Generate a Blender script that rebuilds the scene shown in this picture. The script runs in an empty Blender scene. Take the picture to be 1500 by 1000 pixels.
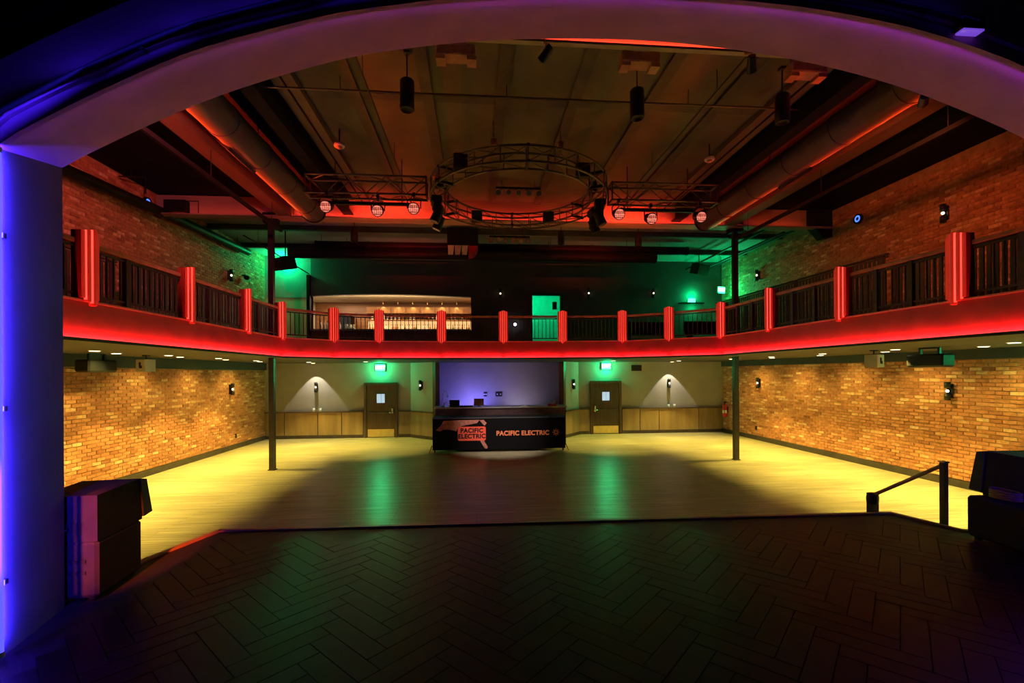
import bpy, math, random
from mathutils import Vector, Matrix
R = math.radians
PI = math.pi
random.seed(7)
C = bpy.context.scene.collection
SC = bpy.context.scene

# ------------------------------------------------------------------ camera, world, exposure
cam = bpy.data.cameras.new('camera')
cam.sensor_width = 36.0
cam.lens = 16.008
cam.shift_y = 47.12 / 1500
cam.clip_start = 0.05
co = bpy.data.objects.new('camera', cam)
C.objects.link(co)
co.matrix_world = Matrix.Translation((0, 0, 2.42)) @ Matrix.Rotation(-0.0795, 4, 'Z') @ Matrix.Rotation(PI / 2, 4, 'X') @ Matrix.Rotation(-0.0058, 4, 'Z')
SC.camera = co
SC.view_settings.view_transform = 'Standard'
SC.view_settings.look = 'None'
SC.view_settings.gamma = 1.0
SC.view_settings.exposure = 0.0
SC.view_settings.use_curve_mapping = False
SC.cycles.use_denoising = True
SC.cycles.sample_clamp_indirect = 4.0
SC.cycles.max_bounces = 8
SC.cycles.diffuse_bounces = 2
w = bpy.data.worlds.new('dark_room')
SC.world = w
w.use_nodes = True
w.node_tree.nodes['Background'].inputs[0].default_value = (0.02, 0.018, 0.03, 1)
w.node_tree.nodes['Background'].inputs[1].default_value = 0.05

YELLOW = (1.0, 0.72, 0.14)
RED = (1.0, 0.02, 0.024)
GREEN = (0.0, 1.0, 0.28)
BLUE = (0.04, 0.02, 1.0)

DOWN_W = 900.0
WASH_W = 230.0
FASCIA_W = 7.5       # per metre
BEAM_W = 3.4
UP_W = 7.0
EXIT_W = 70.0
BLUE_W = 20.0

def area(name, loc, direction, sx, sy, power, color, spread=PI):
    l = bpy.data.lights.new(name, 'AREA')
    l.shape = 'RECTANGLE'
    l.size = sx; l.size_y = sy
    l.energy = power; l.color = color; l.spread = spread
    o = bpy.data.objects.new(name, l)
    C.objects.link(o)
    o.location = loc
    return o

def strip(name, p, q, facing, power_m, color, width=0.02, spread=PI):
    """a long thin lamp from p to q shining along `facing`"""
    p, q, n = Vector(p), Vector(q), Vector(facing).normalized()
    x = (q - p).normalized()
    n = (n - x * n.dot(x)).normalized()
    z = -n
    y = z.cross(x)
    L = (q - p).length
    o = area(name, (0, 0, 0), None, L, width, power_m * L, color, spread)
    m = Matrix((x, y, z)).transposed().to_4x4()
    o.matrix_world = Matrix.Translation((p + q) / 2) @ m
    return o

def spot(name, loc, target, power, color, angle, blend=0.3, r=0.04):
    l = bpy.data.lights.new(name, 'SPOT')
    l.energy = power; l.color = color
    l.spot_size = angle; l.spot_blend = blend; l.shadow_soft_size = r
    o = bpy.data.objects.new(name, l)
    C.objects.link(o)
    o.location = loc
    d = Vector(target) - Vector(loc)
    o.rotation_euler = d.to_track_quat('-Z', 'Y').to_euler()
    return o

def point(name, loc, power, color, r=0.05):
    l = bpy.data.lights.new(name, 'POINT')
    l.energy = power; l.color = color; l.shadow_soft_size = r
    o = bpy.data.objects.new(name, l)
    C.objects.link(o)
    o.location = loc
    return o

# ------------------------------------------------------------------ materials
MATS = {}
def mat(name, col, rough=0.6, metal=0.0, noise=None, bump=None, emit=None, estr=0.0, spec=0.5, stretch=None):
    if name in MATS: return MATS[name]
    m = bpy.data.materials.new(name); m.use_nodes = True
    nt = m.node_tree; b = nt.nodes['Principled BSDF']
    b.inputs['Base Color'].default_value = (*col, 1)
    b.inputs['Roughness'].default_value = rough
    b.inputs['Metallic'].default_value = metal
    b.inputs['Specular IOR Level'].default_value = spec
    if emit:
        b.inputs['Emission Color'].default_value = (*emit, 1)
        b.inputs['Emission Strength'].default_value = estr
    if noise or bump:
        tc = nt.nodes.new('ShaderNodeTexCoord')
        mp = nt.nodes.new('ShaderNodeMapping')
        if stretch: mp.inputs['Scale'].default_value = stretch
        nt.links.new(tc.outputs['Object'], mp.inputs[0])
        n = nt.nodes.new('ShaderNodeTexNoise')
        n.inputs['Scale'].default_value = (noise or bump)[0]
        n.inputs['Detail'].default_value = 5
        nt.links.new(mp.outputs[0], n.inputs['Vector'])
        if noise:
            rp = nt.nodes.new('ShaderNodeValToRGB')
            k = noise[1]
            rp.color_ramp.elements[0].position = 0.3
            rp.color_ramp.elements[1].position = 0.7
            rp.color_ramp.elements[0].color = (*[max(0, c * (1 - k)) for c in col], 1)
            rp.color_ramp.elements[1].color = (*[min(1, c * (1 + k)) for c in col], 1)
            nt.links.new(n.outputs['Fac'], rp.inputs[0])
            nt.links.new(rp.outputs[0], b.inputs['Base Color'])
        if bump:
            bp = nt.nodes.new('ShaderNodeBump')
            bp.inputs['Strength'].default_value = bump[1]
            bp.inputs['Distance'].default_value = bump[2] if len(bump) > 2 else 0.01
            nt.links.new(n.outputs['Fac'], bp.inputs['Height'])
            nt.links.new(bp.outputs[0], b.inputs['Normal'])
    MATS[name] = m
    return m

def brick_mat(name, source, cols):
    """brick clay whose tone differs from brick to brick; source: 'object' or 'island'"""
    m = bpy.data.materials.new(name); m.use_nodes = True
    nt = m.node_tree; b = nt.nodes['Principled BSDF']
    if source == 'object':
        s = nt.nodes.new('ShaderNodeObjectInfo').outputs['Random']
    else:
        s = nt.nodes.new('ShaderNodeNewGeometry').outputs['Random Per Island']
    rp = nt.nodes.new('ShaderNodeValToRGB')
    e = rp.color_ramp.elements
    rp.color_ramp.interpolation = 'LINEAR'
    while len(e) < len(cols): e.new(0.5)
    for i, (p, c) in enumerate(cols):
        e[i].position = p; e[i].color = (*c, 1)
    nt.links.new(s, rp.inputs[0])
    tc = nt.nodes.new('ShaderNodeTexCoord')
    geo = nt.nodes.new('ShaderNodeNewGeometry')
    n = nt.nodes.new('ShaderNodeTexNoise'); n.inputs['Scale'].default_value = 14; n.inputs['Detail'].default_value = 6
    nt.links.new(geo.outputs['Position'], n.inputs['Vector'])
    mx = nt.nodes.new('ShaderNodeMix'); mx.data_type = 'RGBA'; mx.blend_type = 'MULTIPLY'
    mx.inputs[0].default_value = 1.0
    r2 = nt.nodes.new('ShaderNodeValToRGB')
    r2.color_ramp.elements[0].position = 0.32; r2.color_ramp.elements[0].color = (0.68, 0.65, 0.62, 1)
    r2.color_ramp.elements[1].position = 0.62; r2.color_ramp.elements[1].color = (1.1, 1.08, 1.05, 1)
    nt.links.new(n.outputs['Fac'], r2.inputs[0])
    nt.links.new(rp.outputs[0], mx.inputs[6]); nt.links.new(r2.outputs[0], mx.inputs[7])
    nt.links.new(mx.outputs[2], b.inputs['Base Color'])
    b.inputs['Roughness'].default_value = 0.7
    b.inputs['Specular IOR Level'].default_value = 0.35
    bp = nt.nodes.new('ShaderNodeBump'); bp.inputs['Strength'].default_value = 0.6; bp.inputs['Distance'].default_value = 0.01
    nt.links.new(n.outputs['Fac'], bp.inputs['Height']); nt.links.new(bp.outputs[0], b.inputs['Normal'])
    return m

def floor_mat():
    m = bpy.data.materials.new('dance_floor_wood'); m.use_nodes = True
    nt = m.node_tree; b = nt.nodes['Principled BSDF']
    geo = nt.nodes.new('ShaderNodeNewGeometry')
    mp = nt.nodes.new('ShaderNodeMapping'); mp.inputs['Scale'].default_value = (0.55, 7.0, 1)
    nt.links.new(geo.outputs['Position'], mp.inputs[0])
    n = nt.nodes.new('ShaderNodeTexNoise'); n.inputs['Scale'].default_value = 2.2; n.inputs['Detail'].default_value = 8
    nt.links.new(mp.outputs[0], n.inputs['Vector'])
    br = nt.nodes.new('ShaderNodeTexBrick')
    br.inputs['Scale'].default_value = 1.0
    br.inputs['Brick Width'].default_value = 1.4; br.inputs['Row Height'].default_value = 0.09
    br.inputs['Mortar Size'].default_value = 0.004
    br.inputs['Color1'].default_value = (0.40, 0.375, 0.24, 1); br.inputs['Color2'].default_value = (0.54, 0.51, 0.33, 1)
    br.inputs['Mortar'].default_value = (0.22, 0.16, 0.09, 1)
    nt.links.new(geo.outputs['Position'], br.inputs['Vector'])
    mx = nt.nodes.new('ShaderNodeMix'); mx.data_type = 'RGBA'; mx.blend_type = 'MULTIPLY'; mx.inputs[0].default_value = 1
    rp = nt.nodes.new('ShaderNodeValToRGB')
    rp.color_ramp.elements[0].position = 0.3; rp.color_ramp.elements[0].color = (0.62, 0.6, 0.56, 1)
    rp.color_ramp.elements[1].position = 0.68; rp.color_ramp.elements[1].color = (1.08, 1.08, 1.06, 1)
    nt.links.new(n.outputs['Fac'], rp.inputs[0])
    nt.links.new(br.outputs['Color'], mx.inputs[6]); nt.links.new(rp.outputs[0], mx.inputs[7])
    nt.links.new(mx.outputs[2], b.inputs['Base Color'])
    b.inputs['Roughness'].default_value = 0.33
    mp2 = nt.nodes.new('ShaderNodeMapping'); mp2.inputs['Scale'].default_value = (1.2, 9.0, 1)
    nt.links.new(geo.outputs['Position'], mp2.inputs[0])
    n2 = nt.nodes.new('ShaderNodeTexNoise'); n2.inputs['Scale'].default_value = 1.6; n2.inputs['Detail'].default_value = 3
    nt.links.new(mp2.outputs[0], n2.inputs['Vector'])
    bp = nt.nodes.new('ShaderNodeBump'); bp.inputs['Strength'].default_value = 0.35; bp.inputs['Distance'].default_value = 0.012
    nt.links.new(n2.outputs['Fac'], bp.inputs['Height']); nt.links.new(bp.outputs[0], b.inputs['Normal'])
    return m

def lens_mat():
    """cluster of small lamp cells behind a round lens"""
    m = bpy.data.materials.new('led_lens'); m.use_nodes = True
    nt = m.node_tree; b = nt.nodes['Principled BSDF']
    tc = nt.nodes.new('ShaderNodeTexCoord')
    v = nt.nodes.new('ShaderNodeTexVoronoi'); v.inputs['Scale'].default_value = 26; v.inputs['Randomness'].default_value = 0.15
    nt.links.new(tc.outputs['Object'], v.inputs['Vector'])
    rp = nt.nodes.new('ShaderNodeValToRGB')
    rp.color_ramp.elements[0].position = 0.42; rp.color_ramp.elements[0].color = (1, 0.30, 0.20, 1)
    rp.color_ramp.elements[1].position = 0.6; rp.color_ramp.elements[1].color = (0.25, 0.02, 0.01, 1)
    nt.links.new(v.outputs['Distance'], rp.inputs[0])
    nt.links.new(rp.outputs[0], b.inputs['Emission Color'])
    b.inputs['Emission Strength'].default_value = 0.95
    b.inputs['Base Color'].default_value = (0.1, 0.02, 0.02, 1)
    return m

CL = [(0.0, (0.32, 0.125, 0.06)), (0.25, (0.48, 0.20, 0.095)), (0.65, (0.54, 0.24, 0.12)), (0.88, (0.62, 0.32, 0.17)), (1.0, (0.80, 0.54, 0.34))]
M_brick = brick_mat('brick_clay', 'object', CL)
M_brick_mass = brick_mat('brick_clay_mass', 'island', CL)
M_mortar = mat('mortar', (0.40, 0.23, 0.12), 0.9, noise=(8, 0.25))
M_floor = floor_mat()
M_stage = mat('stage_black_wood', (0.006, 0.005, 0.006), 0.40, noise=(9, 0.5), bump=(18, 0.3, 0.004), spec=0.13)
M_stageb = mat('stage_deck_base', (0.006, 0.005, 0.005), 0.6, noise=(5, 0.3))
M_edge = mat('stage_edge_trim', (0.30, 0.17, 0.08), 0.4, noise=(6, 0.3))
M_plaster = mat('arch_plaster', (0.52, 0.18, 0.38), 0.75, noise=(2.5, 0.12), bump=(40, 0.15, 0.004), stretch=(1, 1, 3))
M_black = mat('black_paint', (0.012, 0.012, 0.014), 0.7, spec=0.1, noise=(4, 0.3))
M_blackm = mat('black_metal', (0.016, 0.016, 0.017), 0.42, 0.3, noise=(12, 0.3))
M_blackp = mat('black_plastic', (0.010, 0.010, 0.012), 0.5, noise=(10, 0.3), spec=0.25)
M_spk = mat('speaker_casing', (0.022, 0.020, 0.021), 0.6, noise=(10, 0.2), spec=0.1)
M_grille = mat('speaker_grille', (0.010, 0.010, 0.012), 0.55, bump=(300, 0.5, 0.003))
M_steel = mat('truss_aluminium', (0.11, 0.09, 0.075), 0.38, 0.7, noise=(9, 0.2))
M_deck = mat('ceiling_deck', (0.095, 0.088, 0.062), 0.8, noise=(1.2, 0.3), bump=(30, 0.2, 0.004))
M_deckd = mat('ceiling_side_black', (0.012, 0.011, 0.012), 0.9, spec=0.1, noise=(2, 0.3))
M_deckr = mat('rear_ceiling_grey', (0.55, 0.53, 0.53), 0.8, noise=(1.5, 0.12))
M_joist = mat('dark_joist', (0.055, 0.05, 0.04), 0.7, noise=(3, 0.3))
M_girder = mat('timber_girder', (0.34, 0.26, 0.19), 0.6, noise=(3, 0.25), bump=(20, 0.2, 0.004), stretch=(0.15, 1, 1))
M_girdery = mat('timber_girder_long', (0.12, 0.08, 0.05), 0.6, noise=(3, 0.25), bump=(20, 0.2, 0.004), stretch=(1, 0.15, 1))
M_duct = mat('duct_metal', (0.06, 0.052, 0.05), 0.5, 0.0, noise=(5, 0.15))
M_ductb = mat('duct_black', (0.03, 0.025, 0.024), 0.4, 0.2, spec=0.1, noise=(5, 0.25))
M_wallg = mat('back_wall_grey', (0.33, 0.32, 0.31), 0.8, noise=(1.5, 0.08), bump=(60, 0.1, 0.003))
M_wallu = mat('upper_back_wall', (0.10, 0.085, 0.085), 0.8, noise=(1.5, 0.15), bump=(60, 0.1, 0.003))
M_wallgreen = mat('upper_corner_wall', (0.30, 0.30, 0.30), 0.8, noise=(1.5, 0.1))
M_frieze = mat('frieze_dark', (0.03, 0.035, 0.04), 0.7, noise=(2, 0.3))
M_soffit = mat('soffit_paint', (0.04, 0.039, 0.037), 0.7, noise=(2, 0.2))
M_fascia = mat('fascia_panel', (0.24, 0.05, 0.06), 0.5, noise=(3, 0.18), bump=(30, 0.15, 0.003))
M_base = mat('baseboard_dark', (0.045, 0.035, 0.028), 0.5, noise=(5, 0.3))
M_wains = mat('wainscot_veneer', (0.30, 0.22, 0.12), 0.3, 0.2, noise=(1.5, 0.25), stretch=(2.5, 1, 0.25))
M_ledge = mat('ledge_wood', (0.09, 0.06, 0.04), 0.45, noise=(4, 0.3))
M_door = mat('door_brown', (0.075, 0.045, 0.022), 0.45, noise=(3, 0.3), stretch=(5, 1, 0.5))
M_brass = mat('brass_plate', (0.85, 0.66, 0.30), 0.28, 0.8, noise=(8, 0.1))
M_chrome = mat('chrome', (0.6, 0.58, 0.55), 0.25, 0.9, noise=(8, 0.1))
M_column = mat('column_steel', (0.035, 0.03, 0.026), 0.4, 0.2, noise=(5, 0.3))
M_rail = mat('handrail_wood', (0.46, 0.24, 0.16), 0.45, noise=(4, 0.3))
M_balu = mat('baluster_metal', (0.06, 0.045, 0.045), 0.5, 0.3, noise=(6, 0.3))
M_tier = mat('tier_carpet', (0.03, 0.02, 0.022), 0.9, noise=(20, 0.4))
M_pil = mat('pilaster_body', (0.30, 0.05, 0.03), 0.45, noise=(3, 0.3), stretch=(8, 8, 0.5))
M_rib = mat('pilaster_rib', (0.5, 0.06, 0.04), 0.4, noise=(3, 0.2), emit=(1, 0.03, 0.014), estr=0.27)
M_glow = mat('red_led', (0.6, 0.1, 0.1), 0.4, emit=(1, 0.075, 0.05), estr=1.7)
M_redled = mat('red_led_strip', (0.6, 0.1, 0.1), 0.4, emit=(1, 0.05, 0.05), estr=1.6)
M_blueled = mat('blue_led_tube', (0.1, 0.1, 0.6), 0.4, emit=(0.06, 0.055, 1.0), estr=2.2)
M_bluering = mat('blue_ring', (0.05, 0.1, 0.4), 0.4, emit=(0.06, 0.16, 1.0), estr=2.2)
M_exit = mat('exit_face', (0.1, 0.5, 0.3), 0.4, emit=(0.05, 1.0, 0.30), estr=6.5)
M_exitl = mat('exit_letters', (0.9, 0.9, 0.9), 0.4, emit=(0.6, 1.0, 0.8), estr=7.0)
M_bulb = mat('warm_bulb', (1, 0.9, 0.7), 0.4, emit=(1.0, 0.80, 0.48), estr=6.0)
M_lampface = mat('downlight_lens', (1, 0.9, 0.7), 0.4, emit=(1.0, 0.85, 0.55), estr=6.0)
M_white = mat('white_paint', (0.75, 0.73, 0.68), 0.5, noise=(6, 0.08))
M_cream = mat('cream_paint', (0.72, 0.62, 0.45), 0.6, noise=(3, 0.1))
M_barwood = mat('bar_wood', (0.30, 0.13, 0.045), 0.4, noise=(3, 0.3), stretch=(0.4, 3, 3))
M_barfront = mat('bar_front', (0.10, 0.06, 0.045), 0.5, noise=(3, 0.3))
M_barglow = mat('lit_shelf_panel', (0.9, 0.7, 0.4), 0.5, emit=(1.0, 0.60, 0.24), estr=0.9)
M_glass_c = mat('clear_bottle_glass', (0.85, 0.85, 0.75), 0.15, noise=(9, 0.1))
M_glass_a = mat('amber_bottle_glass', (0.55, 0.22, 0.05), 0.15, noise=(9, 0.2))
M_glass_g = mat('green_bottle_glass', (0.12, 0.22, 0.08), 0.15, noise=(9, 0.2))
M_doorglass = mat('lit_door_pane', (0.5, 0.6, 0.7), 0.2, emit=(0.45, 0.62, 0.85), estr=0.8)
M_purplewall = M_wallg
M_cloth = mat('black_banner_cloth', (0.006, 0.005, 0.006), 0.85, spec=0.08, noise=(20, 0.3), bump=(60, 0.2, 0.002))
M_orange = mat('orange_print', (0.85, 0.24, 0.10), 0.7, noise=(30, 0.15))
M_redpr = mat('red_orange_print', (0.85, 0.10, 0.05), 0.7, noise=(20, 0.15))
M_skin = mat('skin_print', (0.45, 0.16, 0.12), 0.7, noise=(14, 0.35))
M_counter = mat('booth_counter', (0.075, 0.04, 0.04), 0.4, noise=(4, 0.3))
M_countertop = mat('booth_countertop', (0.35, 0.32, 0.33), 0.3, noise=(6, 0.2))
M_redpaint = mat('extinguisher_red', (0.55, 0.02, 0.012), 0.35, noise=(8, 0.15))
M_paper = mat('white_label', (0.8, 0.78, 0.7), 0.6, noise=(10, 0.08))
M_lens = lens_mat()
M_scrn = mat('screen_back', (0.02, 0.018, 0.016), 0.35, noise=(8, 0.2))
M_scrno = mat('brown_case', (0.16, 0.07, 0.03), 0.5, noise=(8, 0.3))
M_fixture = mat('fixture_white', (0.62, 0.58, 0.5), 0.45, noise=(8, 0.1))
M_hoist = mat('hoist_casing', (0.42, 0.20, 0.12), 0.5, 0.2, noise=(8, 0.25))
M_smoked = mat('louvre_pale', (0.8, 0.72, 0.68), 0.5, noise=(5, 0.1))
M_cap = mat('fascia_cap', (0.7, 0.35, 0.3), 0.35, noise=(8, 0.1))

# ------------------------------------------------------------------ mesh helpers
class MB:
    def __init__(s): s.v = []; s.f = []; s.sm = []
    def add(s, vs, fs, smooth=False):
        o = len(s.v)
        s.v += [tuple(p) for p in vs]
        for f in fs:
            s.f.append(tuple(i + o for i in f)); s.sm.append(smooth)
        return s
    def bx(s, x0, x1, y0, y1, z0, z1, M=None):
        vs = [(x0, y0, z0), (x1, y0, z0), (x1, y1, z0), (x0, y1, z0), (x0, y0, z1), (x1, y0, z1), (x1, y1, z1), (x0, y1, z1)]
        if M: vs = [M @ Vector(p) for p in vs]
        return s.add(vs, [(3, 2, 1, 0), (4, 5, 6, 7), (0, 1, 5, 4), (1, 2, 6, 5), (2, 3, 7, 6), (3, 0, 4, 7)])
    def box(s, c, d, rz=0.0, rx=0.0):
        M = Matrix.Translation(c) @ Matrix.Rotation(rz, 4, 'Z') @ Matrix.Rotation(rx, 4, 'X')
        h = [k / 2 for k in d]
        return s.bx(-h[0], h[0], -h[1], h[1], -h[2], h[2], M)
    def bevbox(s, x0, x1, y0, y1, z0, z1, b):
        """box with chamfered vertical and top edges"""
        ring = lambda i, z: [(x0 + i + b, y0 + i, z), (x1 - i - b, y0 + i, z), (x1 - i, y0 + i + b, z), (x1 - i, y1 - i - b, z),
                             (x1 - i - b, y1 - i, z), (x0 + i + b, y1 - i, z), (x0 + i, y1 - i - b, z), (x0 + i, y0 + i + b, z)]
        vs = ring(b * .6, z0) + ring(0, z0 + b) + ring(0, z1 - b) + ring(b * .6, z1)
        fs = [tuple(range(7, -1, -1)), tuple(range(24, 32))]
        for k in range(3):
            for i in range(8):
                j = (i + 1) % 8
                fs.append((k * 8 + i, k * 8 + j, k * 8 + 8 + j, k * 8 + 8 + i))
        return s.add(vs, fs)
    def cyl(s, p, q, r, n=12, r2=None, caps=True):
        p, q = Vector(p), Vector(q); r2 = r if r2 is None else r2
        d = (q - p).normalized()
        a = d.orthogonal().normalized(); b = d.cross(a)
        vs = []
        for c, rr in ((p, r), (q, r2)):
            for i in range(n):
                t = 2 * PI * i / n
                vs.append(c + (a * math.cos(t) + b * math.sin(t)) * rr)
        s.add(vs, [(i, (i + 1) % n, n + (i + 1) % n, n + i) for i in range(n)], True)
        if caps: s.add(vs, [tuple(range(n - 1, -1, -1)), tuple(range(n, 2 * n))])
        return s
    def tube(s, path, r, n=8, caps=True):
        P = [Vector(p) for p in path]
        rings = []
        a = None
        for i, p in enumerate(P):
            d = (P[min(i + 1, len(P) - 1)] - P[max(i - 1, 0)]).normalized()
            if a is None: a = d.orthogonal().normalized()
            a = (a - d * a.dot(d)).normalized(); b = d.cross(a)
            rings.append([p + (a * math.cos(2 * PI * k / n) + b * math.sin(2 * PI * k / n)) * r for k in range(n)])
        vs = [v for g in rings for v in g]
        fs = []
        for i in range(len(P) - 1):
            for k in range(n):
                fs.append((i * n + k, i * n + (k + 1) % n, (i + 1) * n + (k + 1) % n, (i + 1) * n + k))
        s.add(vs, fs, True)
        if caps: s.add(vs, [tuple(range(n - 1, -1, -1)), tuple(range((len(P) - 1) * n, len(P) * n))])
        return s
    def lathe(s, prof, n=12, c=(0, 0, 0)):
        vs = [(c[0] + r * math.cos(2 * PI * k / n), c[1] + r * math.sin(2 * PI * k / n), c[2] + z) for r, z in prof for k in range(n)]
        fs = []
        for i in range(len(prof) - 1):
            for k in range(n):
                fs.append((i * n + k, i * n + (k + 1) % n, (i + 1) * n + (k + 1) % n, (i + 1) * n + k))
        return s.add(vs, fs, True)
    def prism(s, poly, z0, z1):
        n = len(poly)
        vs = [(x, y, z0) for x, y in poly] + [(x, y, z1) for x, y in poly]
        return s.add(vs, [tuple(range(n - 1, -1, -1)), tuple(range(n, 2 * n))] + [(i, (i + 1) % n, n + (i + 1) % n, n + i) for i in range(n)])
    def prism_xz(s, poly, y0, y1):
        n = len(poly)
        vs = [(x, y0, z) for x, z in poly] + [(x, y1, z) for x, z in poly]
        return s.add(vs, [tuple(range(n)), tuple(range(2 * n - 1, n - 1, -1))] + [(i, n + i, n + (i + 1) % n, (i + 1) % n) for i in range(n)])
    def build(s, name, m, parent=None, loc=None):
        me = bpy.data.meshes.new(name)
        me.from_pydata(s.v, [], s.f)
        me.polygons.foreach_set('use_smooth', s.sm)
        me.materials.append(m)
        me.update()
        o = bpy.data.objects.new(name, me)
        C.objects.link(o)
        if parent: o.parent = parent
        if loc: o.location = loc
        return o

def tag(o, label=None, cat=None, group=None, kind=None):
    if label: o['label'] = label
    if cat: o['category'] = cat
    if group: o['group'] = group
    if kind: o['kind'] = kind
    return o
def thing(name, label, cat, loc=(0, 0, 0), rz=0.0, group=None, kind=None):
    o = bpy.data.objects.new(name, None)
    C.objects.link(o)
    o.empty_display_size = 0.1
    o.location = loc; o.rotation_euler = (0, 0, rz)
    return tag(o, label, cat, group, kind)
def dup(root, loc, rz=None, label=None, rot=None):
    r = root.copy(); C.objects.link(r); r.location = loc
    if rz is not None: r.rotation_euler = (0, 0, rz)
    if rot is not None: r.rotation_euler = rot
    if label: r['label'] = label
    for ch in root.children:
        c = ch.copy(); C.objects.link(c); c.parent = r
        for g in ch.children:
            d = g.copy(); C.objects.link(d); d.parent = c
    return r
def once(proto, used, loc, rz, label, rot=None):
    """the first time moves proto itself, afterwards copies it"""
    if not used:
        used.append(1)
        proto.location = loc
        proto.rotation_euler = rot if rot is not None else (0, 0, rz)
        proto['label'] = label
        return proto
    return dup(proto, loc, rz, label, rot)
def struct(o, label=None): return tag(o, label, None, None, 'structure')
ORD = ['first', 'second', 'third', 'fourth', 'fifth', 'sixth', 'seventh', 'eighth', 'ninth', 'tenth']

def text(body, size, m, parent, loc, rot, name='lettering', bold=0.0, ext=0.002, sx=1.0, align='CENTER'):
    cu = bpy.data.curves.new(name, 'FONT')
    cu.body = body; cu.size = size; cu.extrude = ext; cu.offset = bold
    cu.space_character = 1.07
    cu.align_x = align; cu.align_y = 'CENTER'
    cu.materials.append(m)
    t = bpy.data.objects.new(name, cu)
    me = bpy.data.meshes.new_from_object(t)
    bpy.data.objects.remove(t); bpy.data.curves.remove(cu)
    for v in me.vertices: v.co.x *= sx
    o = bpy.data.objects.new(name, me)
    C.objects.link(o)
    o.parent = parent; o.location = loc; o.rotation_euler = rot
    return o

# ------------------------------------------------------------------ room dimensions
XL, XR, YB, YF, ZC = -7.92, 10.04, 17.86, 3.43, 6.95
SZ = 0.80                   # stage height
ZS, ZG = 2.86, 3.30         # balcony soffit, balcony floor
BEAM_Y = 12.09
FL, FR = -4.98, 6.56        # balcony front, left and right
FRONT = [(FL, YF), (FL, 12.1), (-3.96, 13.1), (-2.78, 13.45), (-1.0, 13.6), (0.83, 13.6), (2.6, 13.5), (4.39, 13.35), (5.5, 12.57), (FR, 11.66), (FR, YF)]

# ------------------------------------------------------------------ floor and stage
fb = MB().bx(XL - .3, XR + .3, YF - .6, YB + 3.2, -0.2, 0.0)
struct(fb.build('floor', M_floor))
thrust = [(-2.95, YF), (-2.89, 4.25), (-2.66, 4.96), (4.71, 4.83), (4.9, 4.23), (5.32, 4.14), (5.32, YF)]
stage = thing('floor_stage', 'black wooden stage deck with herringbone boards in front', None, (0, 0, 0), kind='structure')
del stage['label']
MB().prism([(-4.8, -2.6), (-4.8, 2.9), (-2.95, 2.9)] + thrust + [(5.32, 2.9), (6.9, 2.9), (6.9, -2.6)][::1], 0.0, SZ).build('stage_deck', M_stageb, stage)
et = MB()
for a, b in zip(thrust[:-1], thrust[1:]):
    a, b = Vector((*a, 0)), Vector((*b, 0))
    d = (b - a).normalized()
    mid = (a + b) / 2
    et.box((mid.x, mid.y, SZ - .02), ((b - a).length + .03, .05, .075), math.atan2(d.y, d.x))
et.build('edge_trim', M_edge, stage)
def inside(p, poly):
    c = False; j = len(poly) - 1
    for i in range(len(poly)):
        (x1, y1), (x2, y2) = poly[i], poly[j]
        if (y1 > p[1]) != (y2 > p[1]) and p[0] < (x2 - x1) * (p[1] - y1) / (y2 - y1) + x1: c = not c
        j = i
    return c
area_poly = [(-2.68, 1.75), (-2.68, 2.95), (-2.90, YF), (-2.84, 4.24), (-2.61, 4.90), (4.66, 4.77), (4.84, 4.23), (4.90, YF), (4.72, 2.95), (4.72, 1.75)]
BLn, BW = 0.54, 0.135
pieces = []
for i in range(-30, 31):
    for j in range(-30, 31):
        # herringbone lattice
        u = i * BW + j * BLn; v = i * BW - j * BLn * 0
        for k in (0, 1):
            if k == 0: cx, cy, horiz = i * BW + j * 2 * BLn + BLn / 2, i * BW + BW / 2, True
            else: cx, cy, horiz = i * BW + j * 2 * BLn + BLn + BW / 2, i * BW + BLn / 2 - 0 * BW, False
            if not horiz: cy = i * BW + BW + BLn / 2 - BLn
            c45 = math.sqrt(.5)
            X = (cx - cy) * c45 + 1.0; Y = (cx + cy) * c45 + 3.3
            ang = PI / 4 if horiz else 3 * PI / 4
            ca, sa = math.cos(ang), math.sin(ang)
            cs = [(X + ca * a * BLn / 2 - sa * b * BW / 2, Y + sa * a * BLn / 2 + ca * b * BW / 2) for a in (-1, 1) for b in (-1, 1)]
            if all(inside(q, area_poly) for q in cs): pieces.append((X, Y, ang))
pieces = list({(round(a, 3), round(b, 3)): (a, b, c) for a, b, c in pieces}.values())
pieces.sort(key=lambda p: p[0] ** 2 + p[1] ** 2)
def board_mb(mb, M):
    h, k = BLn / 2 - .001, BW / 2 - .001
    vs = [M @ Vector(p) for p in ((-h, -k, 0), (h, -k, 0), (h, k, 0), (-h, k, 0), (-h + .002, -k + .002, .008), (h - .002, -k + .002, .008), (h - .002, k - .002, .008), (-h + .002, k - .002, .008))]
    mb.add(vs, [(4, 5, 6, 7), (0, 1, 5, 4), (1, 2, 6, 5), (2, 3, 7, 6), (3, 0, 4, 7)])
bm = MB(); board_mb(bm, Matrix.Identity(4))
proto = None
rest = MB()
rnd = random.Random(3)
for n, (x, y, a) in enumerate(pieces):
    tilt = (rnd.gauss(0, .004), rnd.gauss(0, .0016))
    if n < 300:
        if proto is None: o = proto = bm.build('board', M_stage, stage)
        else: o = proto.copy(); C.objects.link(o)
        o.location = (x, y, SZ); o.rotation_euler = (tilt[0], tilt[1], a)
    else:
        board_mb(rest, Matrix.Translation((x, y, SZ)) @ Matrix.Rotation(a, 4, 'Z') @ Matrix.Rotation(tilt[0], 4, 'X'))
if rest.v: tag(rest.build('boards', M_stage, stage), kind='stuff')

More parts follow.
